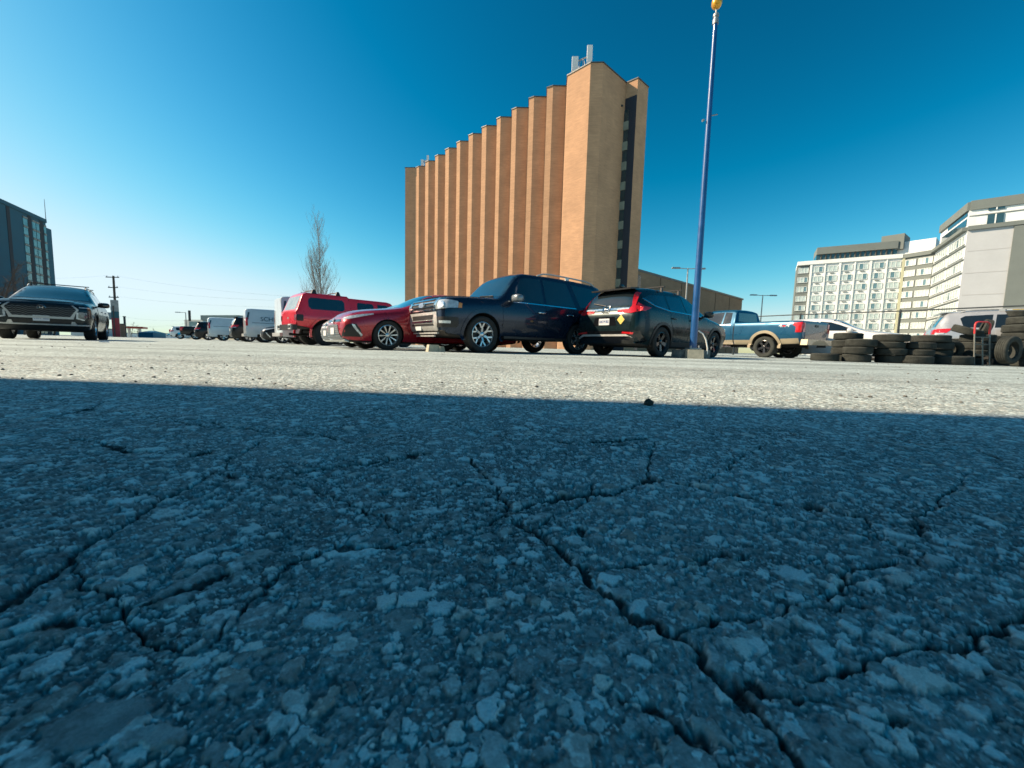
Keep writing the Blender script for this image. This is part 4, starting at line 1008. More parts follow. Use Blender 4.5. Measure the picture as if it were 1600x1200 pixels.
    far = mth('MULTIPLY', rng_(sp.outputs[0], 0, 1, .07, .28), rng_(pits, .34, .46, .35, 1.0))
    mixf = N.new('ShaderNodeMix'); mixf.data_type = 'FLOAT'; L.new(attr('near_detail'), mixf.inputs[0]); L.new(far, mixf.inputs[2]); L.new(attr('chip_tone'), mixf.inputs[3])
    g = mixf.outputs[0]
    g = mth('MULTIPLY', g, rng_(noise(900, 3), .3, .7, .82, 1.18))
    g = mth('MULTIPLY', g, rng_(noise(.55, 5, .6), .3, .7, .86, 1.14))
    mp = N.new('ShaderNodeMapping'); mp.inputs['Scale'].default_value = (.035, .55, 1); mp.inputs['Rotation'].default_value = (0, 0, .10); L.new(tc.outputs['Object'], mp.inputs['Vector'])
    g = mth('MULTIPLY', g, rng_(noise(1.6, 5, .6, mp.outputs[0]), .36, .62, .70, 1.12))
    g = mth('MULTIPLY', g, rng_(noise(1.1, 6, .7), .60, .70, 1.0, .72))
    g = mth('MULTIPLY', g, GROUND_GAIN)
    cr = N.new('ShaderNodeMix'); cr.data_type = 'RGBA'; cr.inputs[6].default_value = (.85, 1.0, .98, 1); cr.inputs[7].default_value = (1.0, .95, .84, 1); L.new(attr('chip_warmth'), cr.inputs[0])
    sc = N.new('ShaderNodeVectorMath'); sc.operation = 'SCALE'; L.new(cr.outputs[2], sc.inputs[0]); L.new(g, sc.inputs['Scale'])
    L.new(sc.outputs[0], b.inputs['Base Color'])
    L.new(rng_(noise(300, 3), .3, .7, .72, .95), b.inputs['Roughness'])
    bp = N.new('ShaderNodeBump'); bp.inputs['Strength'].default_value = .55; bp.inputs['Distance'].default_value = .0012
    hb = mth('ADD', noise(1400, 4, .7), mth('MULTIPLY', noise(420, 4, .7), 1.6))
    L.new(hb, bp.inputs['Height'])
    bp2 = N.new('ShaderNodeBump'); bp2.inputs['Distance'].default_value = .004
    iv = mth('SUBTRACT', 1.0, attr('near_detail')); L.new(mth('MULTIPLY', iv, .8), bp2.inputs['Strength']); L.new(vo.outputs['Distance'], bp2.inputs['Height']); bp2.invert = True
    L.new(bp.outputs[0], bp2.inputs['Normal']); L.new(bp2.outputs[0], b.inputs['Normal'])
    me.materials.append(m)
    o = link('asphalt_ground', me); o['kind'] = 'structure'
GROUND_GAIN = 2.85
make_ground()

# loose grit lying on the sunlit strip and one dark clod at the edge of the shade
def rock(mb, c, r, seed, flat=.6):
    q = random.Random(seed); vs = []; nu, nv = 7, 5
    mb.blob(c, (r, r * q.uniform(.7, 1.1), r * flat), nu=nu, nv=nv)
    o = len(mb.v) - nu * (nv + 1)
    for i in range(o, len(mb.v)):
        p = mb.v[i]; k = q.uniform(.75, 1.15)
        mb.v[i] = (c[0] + (p[0] - c[0]) * k, c[1] + (p[1] - c[1]) * k, c[2] + (p[2] - c[2]) * k)
mb = MB()
for i in range(170):
    yy = 1.3 + 7 * rng.random() ** 1.8; xx = rng.uniform(-1.3, 1.3) * yy
    r = rng.uniform(.0025, .0065) * (1 + yy * .12)
    rock(mb, (xx, yy, r * .3), r, i)
tag(mb.build('gravel', mat('loose grit', (.16, .155, .14), .9, noise=.5, nscale=3, bump=.3)), 'dark loose grit scattered over the sunlit asphalt', 'gravel', kind='stuff')
mb = MB(); c = at_z(1013, 633, 0); rock(mb, (c.x, c.y, .006), .015, 5, .75)
tag(mb.build('clod', mat('dark clod', (.03, .035, .03), .95, noise=.4, nscale=80, bump=.5)), 'small dark clod lying at the edge of the shadow', 'clod')
c = at_y(163, 537, 9.2)
tag(MB().box((c.x, c.y, .012), (.16, .10, .02), rz=.3, taper=.8).build('litter', mat('pale blue wrapper', (.25, .40, .55), .5, noise=.2, nscale=30)), 'crumpled pale blue wrapper on the asphalt by the black SUV', 'litter')
mb = MB()
mb.box((-1.72, 8.55, .075), (.26, .20, .15), rz=.5, taper=.8).box((-1.60, 8.60, .06), (.18, .22, .12), rz=1.1, taper=.75)
tag(mb.build('concrete_block', M_CONC), 'broken pale concrete block under the nose of the dark blue SUV', 'concrete block')

# ================================================================== buildings
def brick_mat(name, col):
    if name in MATS: return MATS[name]
    m = mat(name, col, .9, noise=.13, nscale=.35, spec=.2)
    nt = m.node_tree; N = nt.nodes; L = nt.links; b = N['Principled BSDF']
    src = b.inputs['Base Color'].links[0].from_socket
    tc = N.new('ShaderNodeTexCoord'); mp = N.new('ShaderNodeMapping'); mp.inputs['Scale'].default_value = (.5, .5, 5.5); L.new(tc.outputs['Object'], mp.inputs['Vector'])
    n = N.new('ShaderNodeTexNoise'); n.inputs['Scale'].default_value = 1.4; n.inputs['Detail'].default_value = 8; n.inputs['Roughness'].default_value = .75; L.new(mp.outputs[0], n.inputs['Vector'])
    r = N.new('ShaderNodeMapRange'); r.inputs[1].default_value = .3; r.inputs[2].default_value = .7; r.inputs[3].default_value = .80; r.inputs[4].default_value = 1.18; L.new(n.outputs['Fac'], r.inputs[0])
    s = N.new('ShaderNodeVectorMath'); s.operation = 'SCALE'; L.new(src, s.inputs[0]); L.new(r.outputs[0], s.inputs['Scale']); L.new(s.outputs[0], b.inputs['Base Color'])
    return m
M_BRICK = brick_mat('tan brick', (.50, .295, .175))
M_BRICK2 = brick_mat('brown brick', (.30, .20, .13))
M_COPING = mat('dark metal coping', (.10, .11, .11), .5, .3, noise=.1)
M_BGLASS = mat('building glass', (.02, .05, .06), .08, coat=.5, noise=.3, nscale=.8)

H = 42.0
tw = thing('brick_tower', 'tall tan brick tower with a sawtooth pleated side wall', 'building', (0, 0, 0))
front = [(-26.9, 99.1), (-24.3, 98.9), (-23.9, 98.6), (-23.4, 98.1), (-21.6, 98.1), (-21.4, 96.0), (-20.5, 95.2), (-18.7, 95.2), (-18.5, 92.9), (-17.7, 92.2), (-15.9, 92.2), (-15.7, 89.8), (-14.8, 89.0), (-13.0, 89.0), (-12.8, 86.7), (-12.0, 86.0), (-10.1, 86.0), (-10.0, 83.7), (-9.1, 83.0),
         (-7.2, 83.0), (-7.1, 80.7), (-6.2, 80.0), (-4.1, 80.0), (-4.1, 77.6), (-3.4, 77.0), (-1.3, 77.0), (-1.3, 74.6), (-.5, 74.0), (1.7, 74.0), (1.6, 71.3), (2.4, 70.8), (4.6, 70.8), (4.4, 68.4), (5.3, 67.9), (7.5, 67.9), (7.3, 65.4), (10.3, 62.5), (12.1, 62.4), (16.7, 66.7)]
fin = [(18.0, 65.65), (18.2, 65.5), (20.5, 67.6)]
rec = [(15.9, 67.6)]
outline = front + rec + [(16.5, 68.2), (16.6, 66.85), (18.2, 65.5), (20.5, 67.6), (-14.0, 104.5), (-26.9, 104.5)]
wall = MB().prism(outline, 0, H)
wall.build('wall', M_BRICK, tw)
cp = MB(); n = len(outline)
for i in range(n):
    a = Vector((*outline[i], 0)); b = Vector((*outline[(i + 1) % n], 0)); d = (b - a); L_ = d.length
    if L_ < .05: continue
    cp.box(((a.x + b.x) / 2, (a.y + b.y) / 2, H + .05), (L_ + .10, .24, .14), rz=math.atan2(d.y, d.x))
cp.build('coping', M_COPING, tw)
# slot windows beside the end fin, on a dark sheet painted as its shade
ndir = Vector((-.64, -.76, 0)); tdir = Vector((.77, -.64, 0))
M_SLOTSHADE = mat('painted slot shade', (.018, .022, .035), .6, noise=.2)
M_SPAN = mat('stone spandrel', (.24, .25, .20), .8, noise=.2, nscale=1)
_c = Vector((17.42, 66.17, 0)) + ndir * .03
MB().box((_c.x, _c.y, 19.8), (2.0, .10, 39.6), rz=math.atan2(tdir.y, tdir.x)).build('painted_shade_sheet', M_SLOTSHADE, tw)
for k in range(12):
    z = 3.4 + k * 3.05
    c = Vector((16.95, 66.56, z)) + ndir * .10
    w = MB().box((c.x, c.y, z), (.95, .16, 1.75), rz=math.atan2(tdir.y, tdir.x)).build('window', M_BGLASS, tw)
    c2 = c + ndir * .04
    MB().box((c2.x, c2.y, z - 1.52), (1.0, .30, 1.25), rz=math.atan2(tdir.y, tdir.x)).build('sill', M_SPAN, w)
MB().cyl((16.0, 66.0, 38.2), (16.1, 65.9, 38.15), .16).build('wall_vent', M_DARKSTEEL, tw)

def antenna(x, y, label, scale=1.0):
    t = thing('rooftop_antenna', label, 'antenna', (x, y, H))
    st = MB()
    for dx, dy in ((-.7, 0), (.5, .2), (0, -.5)): st.cyl((dx * scale, dy * scale, 0), (dx * scale * .6, dy * scale * .5, 2.6 * scale), .06)
    st.cyl((-1.2 * scale, 0, 2.3 * scale), (1.1 * scale, 0, 3.3 * scale), .10).cyl((1.0 * scale, 0, 0), (1.0 * scale, 0, 3.8 * scale), .08).cyl((1.2 * scale, .1, 1.0 * scale), (3.6 * scale, .3, 1.9 * scale), .05).cyl((3.0 * scale, .3, 0), (3.0 * scale, .3, 2.0 * scale), .05)
    st.build('mast', M_STEEL, t)
    M_ANT = mat('white antenna panel', (.8, .8, .78), .5, noise=.05)
    MB().box((-1.2 * scale, -.2, 1.9 * scale), (.95 * scale, .3, 2.1 * scale)).build('antenna_panel', M_ANT, t)
    MB().box((1.0 * scale, -.25, 2.6 * scale), (.8 * scale, .3, 4.0 * scale)).build('antenna_panel', M_ANT, t)
    return t
antenna(9.6, 65.9, 'white panel antennas on the tall end of the brick tower roof')
antenna(-22.0, 98.9, 'small lattice antenna at the low far end of the tower roof', .6)

# low wing running off to the right of the tower
lw = thing('low_brick_building', 'long low brown brick building right of the tower', 'building')
a = at_z(994, 419.5, 14.8); b = at_z(1160, 467, 14.8); d = (b - a).normalized(); nn = Vector((d.y, -d.x, 0))
back = -nn * -14 if nn.y > 0 else -nn * 14
pts = [(a.x, a.y), (b.x, b.y), (b.x + back.x, b.y + back.y), (a.x + back.x, a.y + back.y)]
MB().prism(pts, 0, 14.5).build('wall', M_BRICK2, lw)
MB().prism([(p[0] + (.25 if i in (1, 2) else -.1), p[1] - (.15 if i < 2 else 0)) for i, p in enumerate(pts)], 14.45, 14.85).build('coping', M_COPING, lw)
ang = math.atan2(d.y, d.x); L_ = (b - a).length
for k in range(1, 6):
    p = a + d * (L_ * k / 6) + nn * .02
    MB().box((p.x, p.y, 7.2), (.18, .08, 14.3), rz=ang).build('wall_joint', mat('dark mortar joint', (.12, .08, .05), .9, noise=.1), lw)
p = a + d * .9 + nn * .03
MB().box((p.x, p.y, 7.0), (1.6, .12, 13.6), rz=ang).build('window', M_BGLASS, lw)

# ------------------------------------------------------------------ hotel
ht = thing('hotel_building', 'white and grey high-rise hotel with rows of curtained windows', 'building')
M_HWHITE = mat('white render', (.80, .84, .83), .85, noise=.06, nscale=.4)
M_HPANEL = mat('pale panel wall', (.48, .50, .52), .8, noise=.05, nscale=.3)
M_HGREY = mat('grey render', (.17, .195, .185), .85, noise=.08, nscale=.4)
M_HDARK = mat('dark hotel glass', (.03, .07, .09), .1, coat=.5, noise=.3, nscale=.5)
M_CURT = mat('curtained window', (.48, .58, .57), .25, coat=.7, noise=.25, nscale=1.2)
M_CURT2 = mat('bluish window', (.12, .22, .26), .15, coat=.7, noise=.3, nscale=1.2)
Pz = lambda u, v, z: at_z(u, v, z)
A0, A1, A2, A3 = Pz(1246, 414, 30), Pz(1410, 402, 30), Pz(1461, 394, 30), Pz(1512, 359, 30)
A4d = (Pz(1600, 345.5, 30) - Pz(1516, 355, 30)).normalized(); A4 = A3 + A4d * 46
wl = MB()
bk = Vector((6, 24, 0))
def facing(P, Q):
    d = (Q - P); d.z = 0; d.normalize(); n_ = Vector((d.y, -d.x, 0)); m_ = (P + Q) / 2
    return n_ if n_.x * m_.x + n_.y * m_.y < 0 else -n_
def slab(P, Q, z0, z1, m, depth=14.0, off=0.0):
    d = (Q - P); d.z = 0; L_ = d.length; d.normalize(); n_ = facing(P, Q)
    P2, Q2 = P + n_ * off, Q + n_ * off
    poly = [(P2.x, P2.y), (Q2.x, Q2.y), (Q2.x - n_.x * depth, Q2.y - n_.y * depth), (P2.x - n_.x * depth, P2.y - n_.y * depth)]
    return MB().prism(poly, z0, z1)
B0 = A0 + (A1 - A0) * .135
slab(A0, B0, 0, 30, 0).build('wall', M_HGREY, ht)
slab(B0, A1, 0, 30, 0, off=.35).build('wall', M_HWHITE, ht)
slab(A1, A2, 0, 30, 0).build('wall', M_HGREY, ht)
slab(A2, A3, 0, 30, 0, depth=9).build('wall', M_HWHITE, ht)
slab(A3, A4, 0, 30, 0, depth=20).build('wall', M_HPANEL, ht)
slab(A0, A1, 29.7, 30.9, 0, off=.8).build('cornice', M_HWHITE, ht)
slab(A1, A2, 29.6, 30.7, 0, off=.5).build('cornice', M_HGREY, ht)
slab(A2, A3, 29.8, 30.6, 0, depth=9, off=.9).build('cornice', M_HGREY, ht)
slab(A3, A4, 29.8, 30.7, 0, depth=20, off=.5).build('cornice', M_HGREY, ht)
# penthouse floor over the left wing
C0 = A0 + (A1 - A0) * .26 + Vector((0, 3, 0)); C1 = A1 + Vector((1.0, 3, 0))
slab(C0, C1, 30.9, 33.4, 0, depth=9).build('penthouse', M_HDARK, ht)
slab(C0, C1, 33.3, 35.5, 0, depth=9.6, off=.7).build('roof', M_HGREY, ht)
for k in range(1, 16):
    p = C0 + (C1 - C0) * (k / 16); MB().box((p.x, p.y - .12, 32.1), (.35, .3, 2.4)).build('pier', mat('dark pier', (.08, .08, .07), .8, noise=.1), ht)
D0, D1 = A1 + Vector((1.5, 4, 0)), A2 + Vector((4, 4, 0))
slab(D0, D1, 30.7, 35.2, 0, depth=10).build('plant_room', M_HWHITE, ht)
slab(A1 + Vector((-1.5, 6, 0)), A1 + (A2 - A1) * .62 + Vector((0, 6, 0)), 33.0, 37.6, 0, depth=8).build('plant_room', M_HGREY, ht)
# upper storeys of the nearer wing
U0, U1 = A2 + (A3 - A2) * .16, A3
slab(U0, U1, 30.6, 34.3, 0, depth=9, off=.1).build('wall', M_HWHITE, ht)
slab(U1, A4, 30.7, 34.3, 0, depth=18, off=-.1).build('wall', M_HWHITE, ht)
slab(U0, U1, 34.3, 36.2, 0, depth=9.5, off=.5).build('roof', M_HGREY, ht)
slab(U1, A4, 34.3, 36.4, 0, depth=18, off=.25).build('roof', M_HGREY, ht)
slab(U1, A4, 32.9, 33.1, 0, depth=4, off=.02).build('string_course', M_HGREY, ht)
V0, V1 = U0 + (U1 - U0) * .08, U0 + (U1 - U0) * .97
slab(V0, V1, 31.0, 32.7, 0, depth=.6, off=.2).build('window_band', M_HDARK, ht)
slab(V0 + (V1 - V0) * .25, V1, 33.2, 34.2, 0, depth=.6, off=.2).build('window_band', M_HDARK, ht)
E0 = A3 + A4d * 2.8
for z in (31.9, 34.9):
    w = slab(E0, E0 + A4d * 2.4, z - 1.15, z + .95, 0, depth=.4, off=.12).build('window', M_HDARK, ht)
    slab(E0 + A4d * 1.1, E0 + A4d * 1.3, z - 1.13, z + .93, 0, depth=.2, off=.2).build('mullion', M_HWHITE, w)
slab(A3 + A4d * 6.9, A3 + A4d * 10.5, 0, 29.7, 0, depth=2, off=.35).build('wall', M_HGREY, ht)
for z in (5, 10, 15, 20, 25): slab(A3 + A4d * .4, A3 + A4d * 6.8, z, z + .10, 0, depth=.2, off=.03).build('panel_joint', mat('panel joint', (.42, .42, .42), .8, noise=.05), ht)
# rows of rooms
def win_mesh(w, h, panes, dark, sill):
    mb = MB(); pw = w / panes
    for k in range(panes):
        mb.box((-w / 2 + pw * (k + .5), -.06, 0), (pw - .10, .10, h - .10), 1 if k == dark else 0)
    for k in range(panes + 1): mb.box((-w / 2 + pw * k, -.10, 0), (.10, .16, h), 2)
    for s_ in (-1, 1): mb.box((0, -.10, s_ * h / 2), (w, .16, .10), 2)
    if sill: mb.box((w * .1, -.14, -h / 2 - .55), (w * .34, .16, .22), 3)
    return mb.mesh('window', [M_CURT, M_CURT2, M_HWHITE, M_HGREY])
wr = random.Random(3)
def rooms(P, Q, cols, rows, ztop, step, w, h, panes, off, sill, x0=.5):
    var = [win_mesh(w, h, panes, k, sill) for k in (-1, -1, 1, panes // 2, 2 % panes)]
    d = Q - P; d.z = 0; L_ = d.length; d.normalize(); n_ = facing(P, Q)
    if n_.dot(Vector((d.y, -d.x, 0))) < 0: P, Q, d = Q, P, -d
    for r in range(rows):
        for c in range(cols):
            p = P + d * (L_ * (c + x0) / cols) + n_ * off
            link('window', wr.choice(var), ht, (p.x, p.y, ztop - r * step), math.atan2(d.y, d.x))
L1 = (A1 - B0).length; ST = 3.08
rooms(A0, B0, 1, 9, 28.0, ST, (B0 - A0).length * .80, 1.7, 3, .02, False)
rooms(B0, A1, 6, 9, 28.0, ST, L1 / 6 * .84, 1.75, 3, .37, True)
rooms(A1, A2, 2, 9, 28.0, ST, (A2 - A1).length / 2 * .84, 1.7, 4, .02, False)
rooms(A2, A3, 2, 9, 27.9, ST, (A3 - A2).length / 2 * .90, 1.9, 6, .02, False)
for k in range(7):
    p = B0 + (A1 - B0) * (k / 6); dd = (A1 - B0)
    MB().box((p.x, p.y - .55, 15), (.35 if k % 2 else .6, .4, 29.6), rz=math.atan2(dd.y, dd.x)).build('pilaster', M_HWHITE if k < 6 else mat('yellowish edge', (.55, .55, .38), .8, noise=.05), ht)
dd = (A3 - A2)
for r in range(9):
    p = (A2 + A3) / 2; n_ = facing(A2, A3)
    p = p + n_ * .12
    MB().box((p.x, p.y, 26.35 - r * ST), (dd.length, .35, .28), rz=math.atan2(dd.y, dd.x)).build('floor_band', M_HGREY, ht)

# ------------------------------------------------------------------ office block at the left edge
ob_ = thing('office_block', 'dark grey office block with three strips of windows at the left edge', 'building')
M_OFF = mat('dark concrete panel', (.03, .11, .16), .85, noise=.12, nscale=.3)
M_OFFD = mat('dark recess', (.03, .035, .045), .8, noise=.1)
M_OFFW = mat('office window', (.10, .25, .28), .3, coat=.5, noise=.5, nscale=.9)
O0, O1 = at_z(0, 314, 30), at_z(71, 346, 30)
od = (O1 - O0); od.z = 0; OL = od.length; od.normalize(); on = facing(O0, O1)
O9 = O0 - od * 30
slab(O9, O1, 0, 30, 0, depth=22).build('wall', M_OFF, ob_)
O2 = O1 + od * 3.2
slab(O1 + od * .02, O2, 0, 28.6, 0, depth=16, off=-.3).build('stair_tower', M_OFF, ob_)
slab(O9, O1, 29.6, 30.5, 0, depth=.5, off=.25).build('parapet', M_OFF, ob_)
oang = math.atan2(od.y, od.x)
def osp(t): return O0 + od * (OL * t)
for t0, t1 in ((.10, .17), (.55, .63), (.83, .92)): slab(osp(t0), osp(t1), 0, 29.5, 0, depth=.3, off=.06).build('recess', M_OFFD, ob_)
for t0, t1, n_ in ((.43, .545, 1), (.64, .82, 2), (.925, .99, 1)):
    for r in range(13):
        z = 27.6 - r * 2.2
        for c in range(n_):
            a_ = osp(t0 + (t1 - t0) * (c + .08) / n_); b_ = osp(t0 + (t1 - t0) * (c + .92) / n_)
            w = slab(a_, b_, z - .85, z + .80, 0, depth=.3, off=.10).build('window', M_OFFW, ob_)
            slab(a_, b_, z + .86, z + 1.25, 0, depth=.3, off=.2).build('sill', mat('window sill', (.26, .27, .25), .8, noise=.21), w)
MB().cyl((O1.x - 1, O1.y + 1, 30), (O1.x - 1, O1.y + 1, 36.0), .09, .05).build('aerial', M_STEEL, ob_)

# ------------------------------------------------------------------ unseen building added to shade the foreground; made tall to block sunward sky
wk = thing('unseen_shade_building', 'unseen grey building beside the camera, added to shade the near asphalt', 'building')
cx, cy, sl = -6.0, 1.70, -.084
poly = [(cx, cy), (cx - 14, cy - 14 * sl), (cx - 14, cy - 8), (cx, cy - 8)]
MB().prism(poly, 0, 9.0).build('wall', mat('grey block wall', (.22, .22, .21), .9, noise=.15, nscale=1.2, bump=.3, bscale=20), wk)
MB().prism([(p[0] + (.10 if p[0] == cx else -.1), p[1] + (.03 if p[1] > 0 else -.1)) for p in poly], 8.95, 9.2).build('coping', M_COPING, wk)
for y in (-2.6,):
    dr = MB().box((cx + .03, y, 1.7), (.12, 3.2, 3.4)).build('roller_door', mat('roller door', (.30, .31, .31), .6, .2, noise=.1), wk)
    for k in range(9): MB().box((cx + .10, y, .3 + k * .36), (.05, 3.1, .06)).build('door_rib', M_STEEL, dr)

# ------------------------------------------------------------------ low shop and the far end of the street
sh = thing('shop_building', 'low pale shop with a teal flat roof behind the row of vans', 'building')
S0, S1 = at_y(293, 512, 94), at_y(378, 512, 88)
sd = (S1 - S0); sd.z = 0; sd.normalize()
slab(S0, S1, 0, 3.7, 0, depth=12).build('wall', mat('cream wall', (.55, .50, .40), .85, noise=.1), sh)
f_ = slab(S0, S0 + (S1 - S0) * .42, 2.2, 4.4, 0, depth=2, off=.6).build('fascia', mat('pale fascia', (.55, .60, .58), .6, noise=.1), sh)
slab(S0 + (S1 - S0) * .10, S0 + (S1 - S0) * .28, 2.6, 4.0, 0, depth=.2, off=.72).build('sign_panel', mat('teal sign panel', (.10, .22, .26), .5, noise=.4, nscale=2), sh)
slab(S0 + (S1 - S0) * .34, S1, 4.3, 5.4, 0, depth=12.5, off=.9).build('roof', mat('teal roof', (.05, .13, .16), .6, noise=.1), sh)
ch = at_y(296, 490, 84)
MB().cyl((ch.x, ch.y, 3.7), (ch.x, ch.y, 5.9), .22).build('chimney', M_DARKSTEEL, sh)

py = thing('pylon_sign', 'tall red, teal and grey banded pylon sign by the utility pole', 'sign')
p0 = at_y(182, 522, 68)
w_ = .95
for z0, z1, m in ((0, 3.2, mat('red sign panel', (.38, .035, .05), .5, noise=.15, nscale=2)), (3.2, 4.3, mat('teal panel', (.02, .12, .16), .5, noise=.1)), (4.3, 6.2, mat('grey sign panel', (.30, .33, .34), .5, noise=.3, nscale=3))):
    MB().box((p0.x, p0.y, (z0 + z1) / 2), (w_, .9, z1 - z0 - .01), rz=.75).build('sign_panel', m, py)
MB().box((p0.x + .35, p0.y - .62, 2.6), (.12, .12, 5.2)).build('post', M_DARKSTEEL, py)
kb = thing('kiosk_building', 'small brown brick kiosk beside the pylon sign', 'building')
k0 = at_y(191, 520, 74)
MB().box((k0.x, k0.y, 1.15), (.8, 2.5, 2.3), rz=.75).build('wall', M_BRICK2, kb); MB().box((k0.x, k0.y, 2.38), (1.0, 2.7, .16), rz=.75).build('roof', M_COPING, kb)
ps = at_y(196, 522, 80)
tag(MB().cyl((ps.x, ps.y, 0), (ps.x, ps.y, 4.0), .20, .17, n=10).cyl((ps.x, ps.y, 4.0), (ps.x, ps.y, 4.15), .24, n=10).build('bollard_post', M_DARKSTEEL), 'short dark post standing behind the brown kiosk', 'post')
cn = thing('canopy', 'red edged filling station canopy far down the street', 'canopy')
c0 = at_y(210, 514, 120)
MB().box((c0.x, c0.y, 2.85), (5.0, 7, .55), rz=.6).build('roof', mat('red canopy', (.45, .08, .05), .5, noise=.1), cn)
for dx in (-1.6, 1.6): MB().box((c0.x + dx, c0.y, 1.3), (.5, .5, 2.6)).build('pillar', M_HWHITE, cn)
tt = thing('tent', 'blue tarpaulin shelter far down the street', 'tent')
t0 = at_y(238, 524, 110)
MB().prism([(t0.x - 2.0, t0.y - 2), (t0.x + 2.0, t0.y - 2), (t0.x + 2.0, t0.y + 2), (t0.x - 2.0, t0.y + 2)], 0, 1.35).build('wall', mat('blue tarpaulin', (.02, .16, .26), .5, noise=.15, nscale=1), tt)
MB().add([(t0.x - 2.1, t0.y - 2.1, 1.3), (t0.x + 2.1, t0.y - 2.1, 1.3), (t0.x + 2.1, t0.y + 2.1, 1.3), (t0.x - 2.1, t0.y + 2.1, 1.3), (t0.x - .6, t0.y, 1.9), (t0.x + .8, t0.y, 1.9)], [(0, 1, 5, 4), (1, 2, 5), (2, 3, 4, 5), (3, 0, 4), (3, 2, 1, 0)]).build('roof', MATS['blue tarpaulin'], tt)
for i, (u, y, w, h, col, lb) in enumerate(((150, 150, 10, 2.6, (.40, .46, .50), 'low grey warehouse on the horizon left of the pylon sign'), (222, 190, 9, 1.6, (.60, .66, .70), 'haze-tinted low shed on the horizon behind the canopy'), (262, 210, 16, 2.0, (.58, .64, .68), 'haze-tinted long shed on the horizon beyond the white pickup'))):  # the two farthest sheds carry haze as a lighter, bluer colour
    p = at_y(u, 524, y); bb = thing('shed_building', lb, 'building')
    MB().box((p.x, p.y, h / 2), (w, 8, h)).build('wall', mat('far wall %d' % i, col, .9, noise=.1), bb); MB().box((p.x, p.y, h + .15), (w + .4, 8.4, .3)).build('roof', M_HGREY, bb)
# ================================================================== poles, wires, fence
fp = thing('blue_pole', 'tall blue steel pole with a yellow ball finial on a concrete base', 'pole')
PX, PY = at_y(1082, 555, 8.95).x, 8.95
M_BLUEPOLE = mat('blue pole paint', (.009, .085, .26), .38, 0, coat=.35, noise=.18, nscale=4)
MB().cyl((PX, PY, .20), (PX, PY, 6.98), .078, .044, n=24).build('shaft', M_BLUEPOLE, fp, 40)
MB().box((PX, PY, .22), (.26, .26, .03)).cyl((PX + .09, PY - .09, .23), (PX + .09, PY - .09, .29), .018).cyl((PX - .09, PY - .09, .23), (PX - .09, PY - .09, .28), .018).build('base_plate', M_STEEL, fp)
MB().cyl((PX, PY, 6.96), (PX, PY, 7.04), .060, n=20).cyl((PX, PY, 7.04), (PX, PY, 7.10), .043, n=20).cyl((PX, PY, 7.10), (PX, PY, 7.15), .056, n=20).cyl((PX, PY, 7.15), (PX, PY, 7.27), .016, n=12).build('truck_fitting', M_STEEL, fp, 30)
MB().blob((PX, PY, 7.37), (.105, .105, .12), nu=24, nv=16).build('finial', mat('gilt ball', (.75, .36, .02), .3, .4, coat=.6, noise=.08), fp, 60)
MB().cyl((PX, PY, 5.15), (PX + .17, PY - .02, 5.18), .012).cyl((PX - .14, PY, 5.05), (PX - .1, PY, 5.07), .02).build('cleat', M_STEEL, fp)
MB().tube([(PX + .07, PY - .05, .62), (PX + .16, PY - .08, .55), (PX + .23, PY - .10, .42), (PX + .27, PY - .11, .24), (PX + .275, PY - .11, .10)], .016, 8).build('conduit', mat('white conduit', (.75, .75, .72), .4, noise=.05), fp, 50)
cb = MB().box((PX - .02, PY - .10, .098), (.34, .34, .20), rz=-.18, taper=.94)
base = cb.build('concrete_base', M_CONC, fp)
MB().box((PX - .23, PY + .12, .095), (.26, .30, .19), rz=.25, taper=.9).box((PX + .24, PY + .06, .095), (.24, .34, .19), rz=-.1, taper=.95).build('rubble_block', M_CONCD, base)  # side blocks take a darker grey concrete colour

def light_pole(u, v, y, label, arms, h=None):
    top = at_y(u, v, y); t = thing('light_pole', label, 'street light', (top.x, top.y, 0), 0, 'parking lot light poles')
    MB().cyl((0, 0, 0), (0, 0, top.z), .11, .075, n=12).build('pole', M_STEEL, t, 40)
    for s_ in arms:
        MB().cyl((0, 0, top.z - .08), (s_ * 1.1, -.1, top.z - .05), .05).build('arm', M_STEEL, t)
        MB().box((s_ * 1.6, -.15, top.z - .04), (1.1, .42, .16), taper=.85).build('lamp_head', M_STEEL, t)
light_pole(1075, 419, 52, 'pale double-headed light pole behind the blue pole', (-1, 1))
light_pole(1192, 461, 66, 'double-headed light pole rising beyond the blue pickup', (-1, 1))
light_pole(290, 488, 90, 'small single light pole by the low shop', (-1,))

up = thing('utility_pole', 'wooden utility pole with transformer behind the pylon sign', 'utility pole')
ut = at_y(177, 431, 80)
MB().cyl((ut.x, ut.y, 0), (ut.x, ut.y, ut.z), .24, .17, n=12).build('pole', M_WOODPOLE, up, 40)
for k, (z, w) in enumerate(((ut.z - .3, 2.6), (ut.z - 2.3, 1.9), (ut.z - 4.2, 1.9))):
    MB().box((ut.x, ut.y - .2, z), (w, .14, .16)).build('crossarm', M_WOODPOLE, up)
    for s_ in (-1, 1): MB().cyl((ut.x + s_ * w * .42, ut.y - .2, z), (ut.x + s_ * w * .42, ut.y - .2, z + .3), .06).build('insulator', M_STEEL, up)
MB().cyl((ut.x - 1.1, ut.y, ut.z - 8.6), (ut.x - 1.1, ut.y, ut.z - 7.2), .45, n=14).box((ut.x - .5, ut.y, ut.z - 7.6), (.9, .1, .1)).build('transformer', M_STEEL, up, 40)
MB().box((ut.x - .45, ut.y - .1, ut.z - 6.4), (.5, .4, .7)).build('junction_box', M_DARKSTEEL, up)
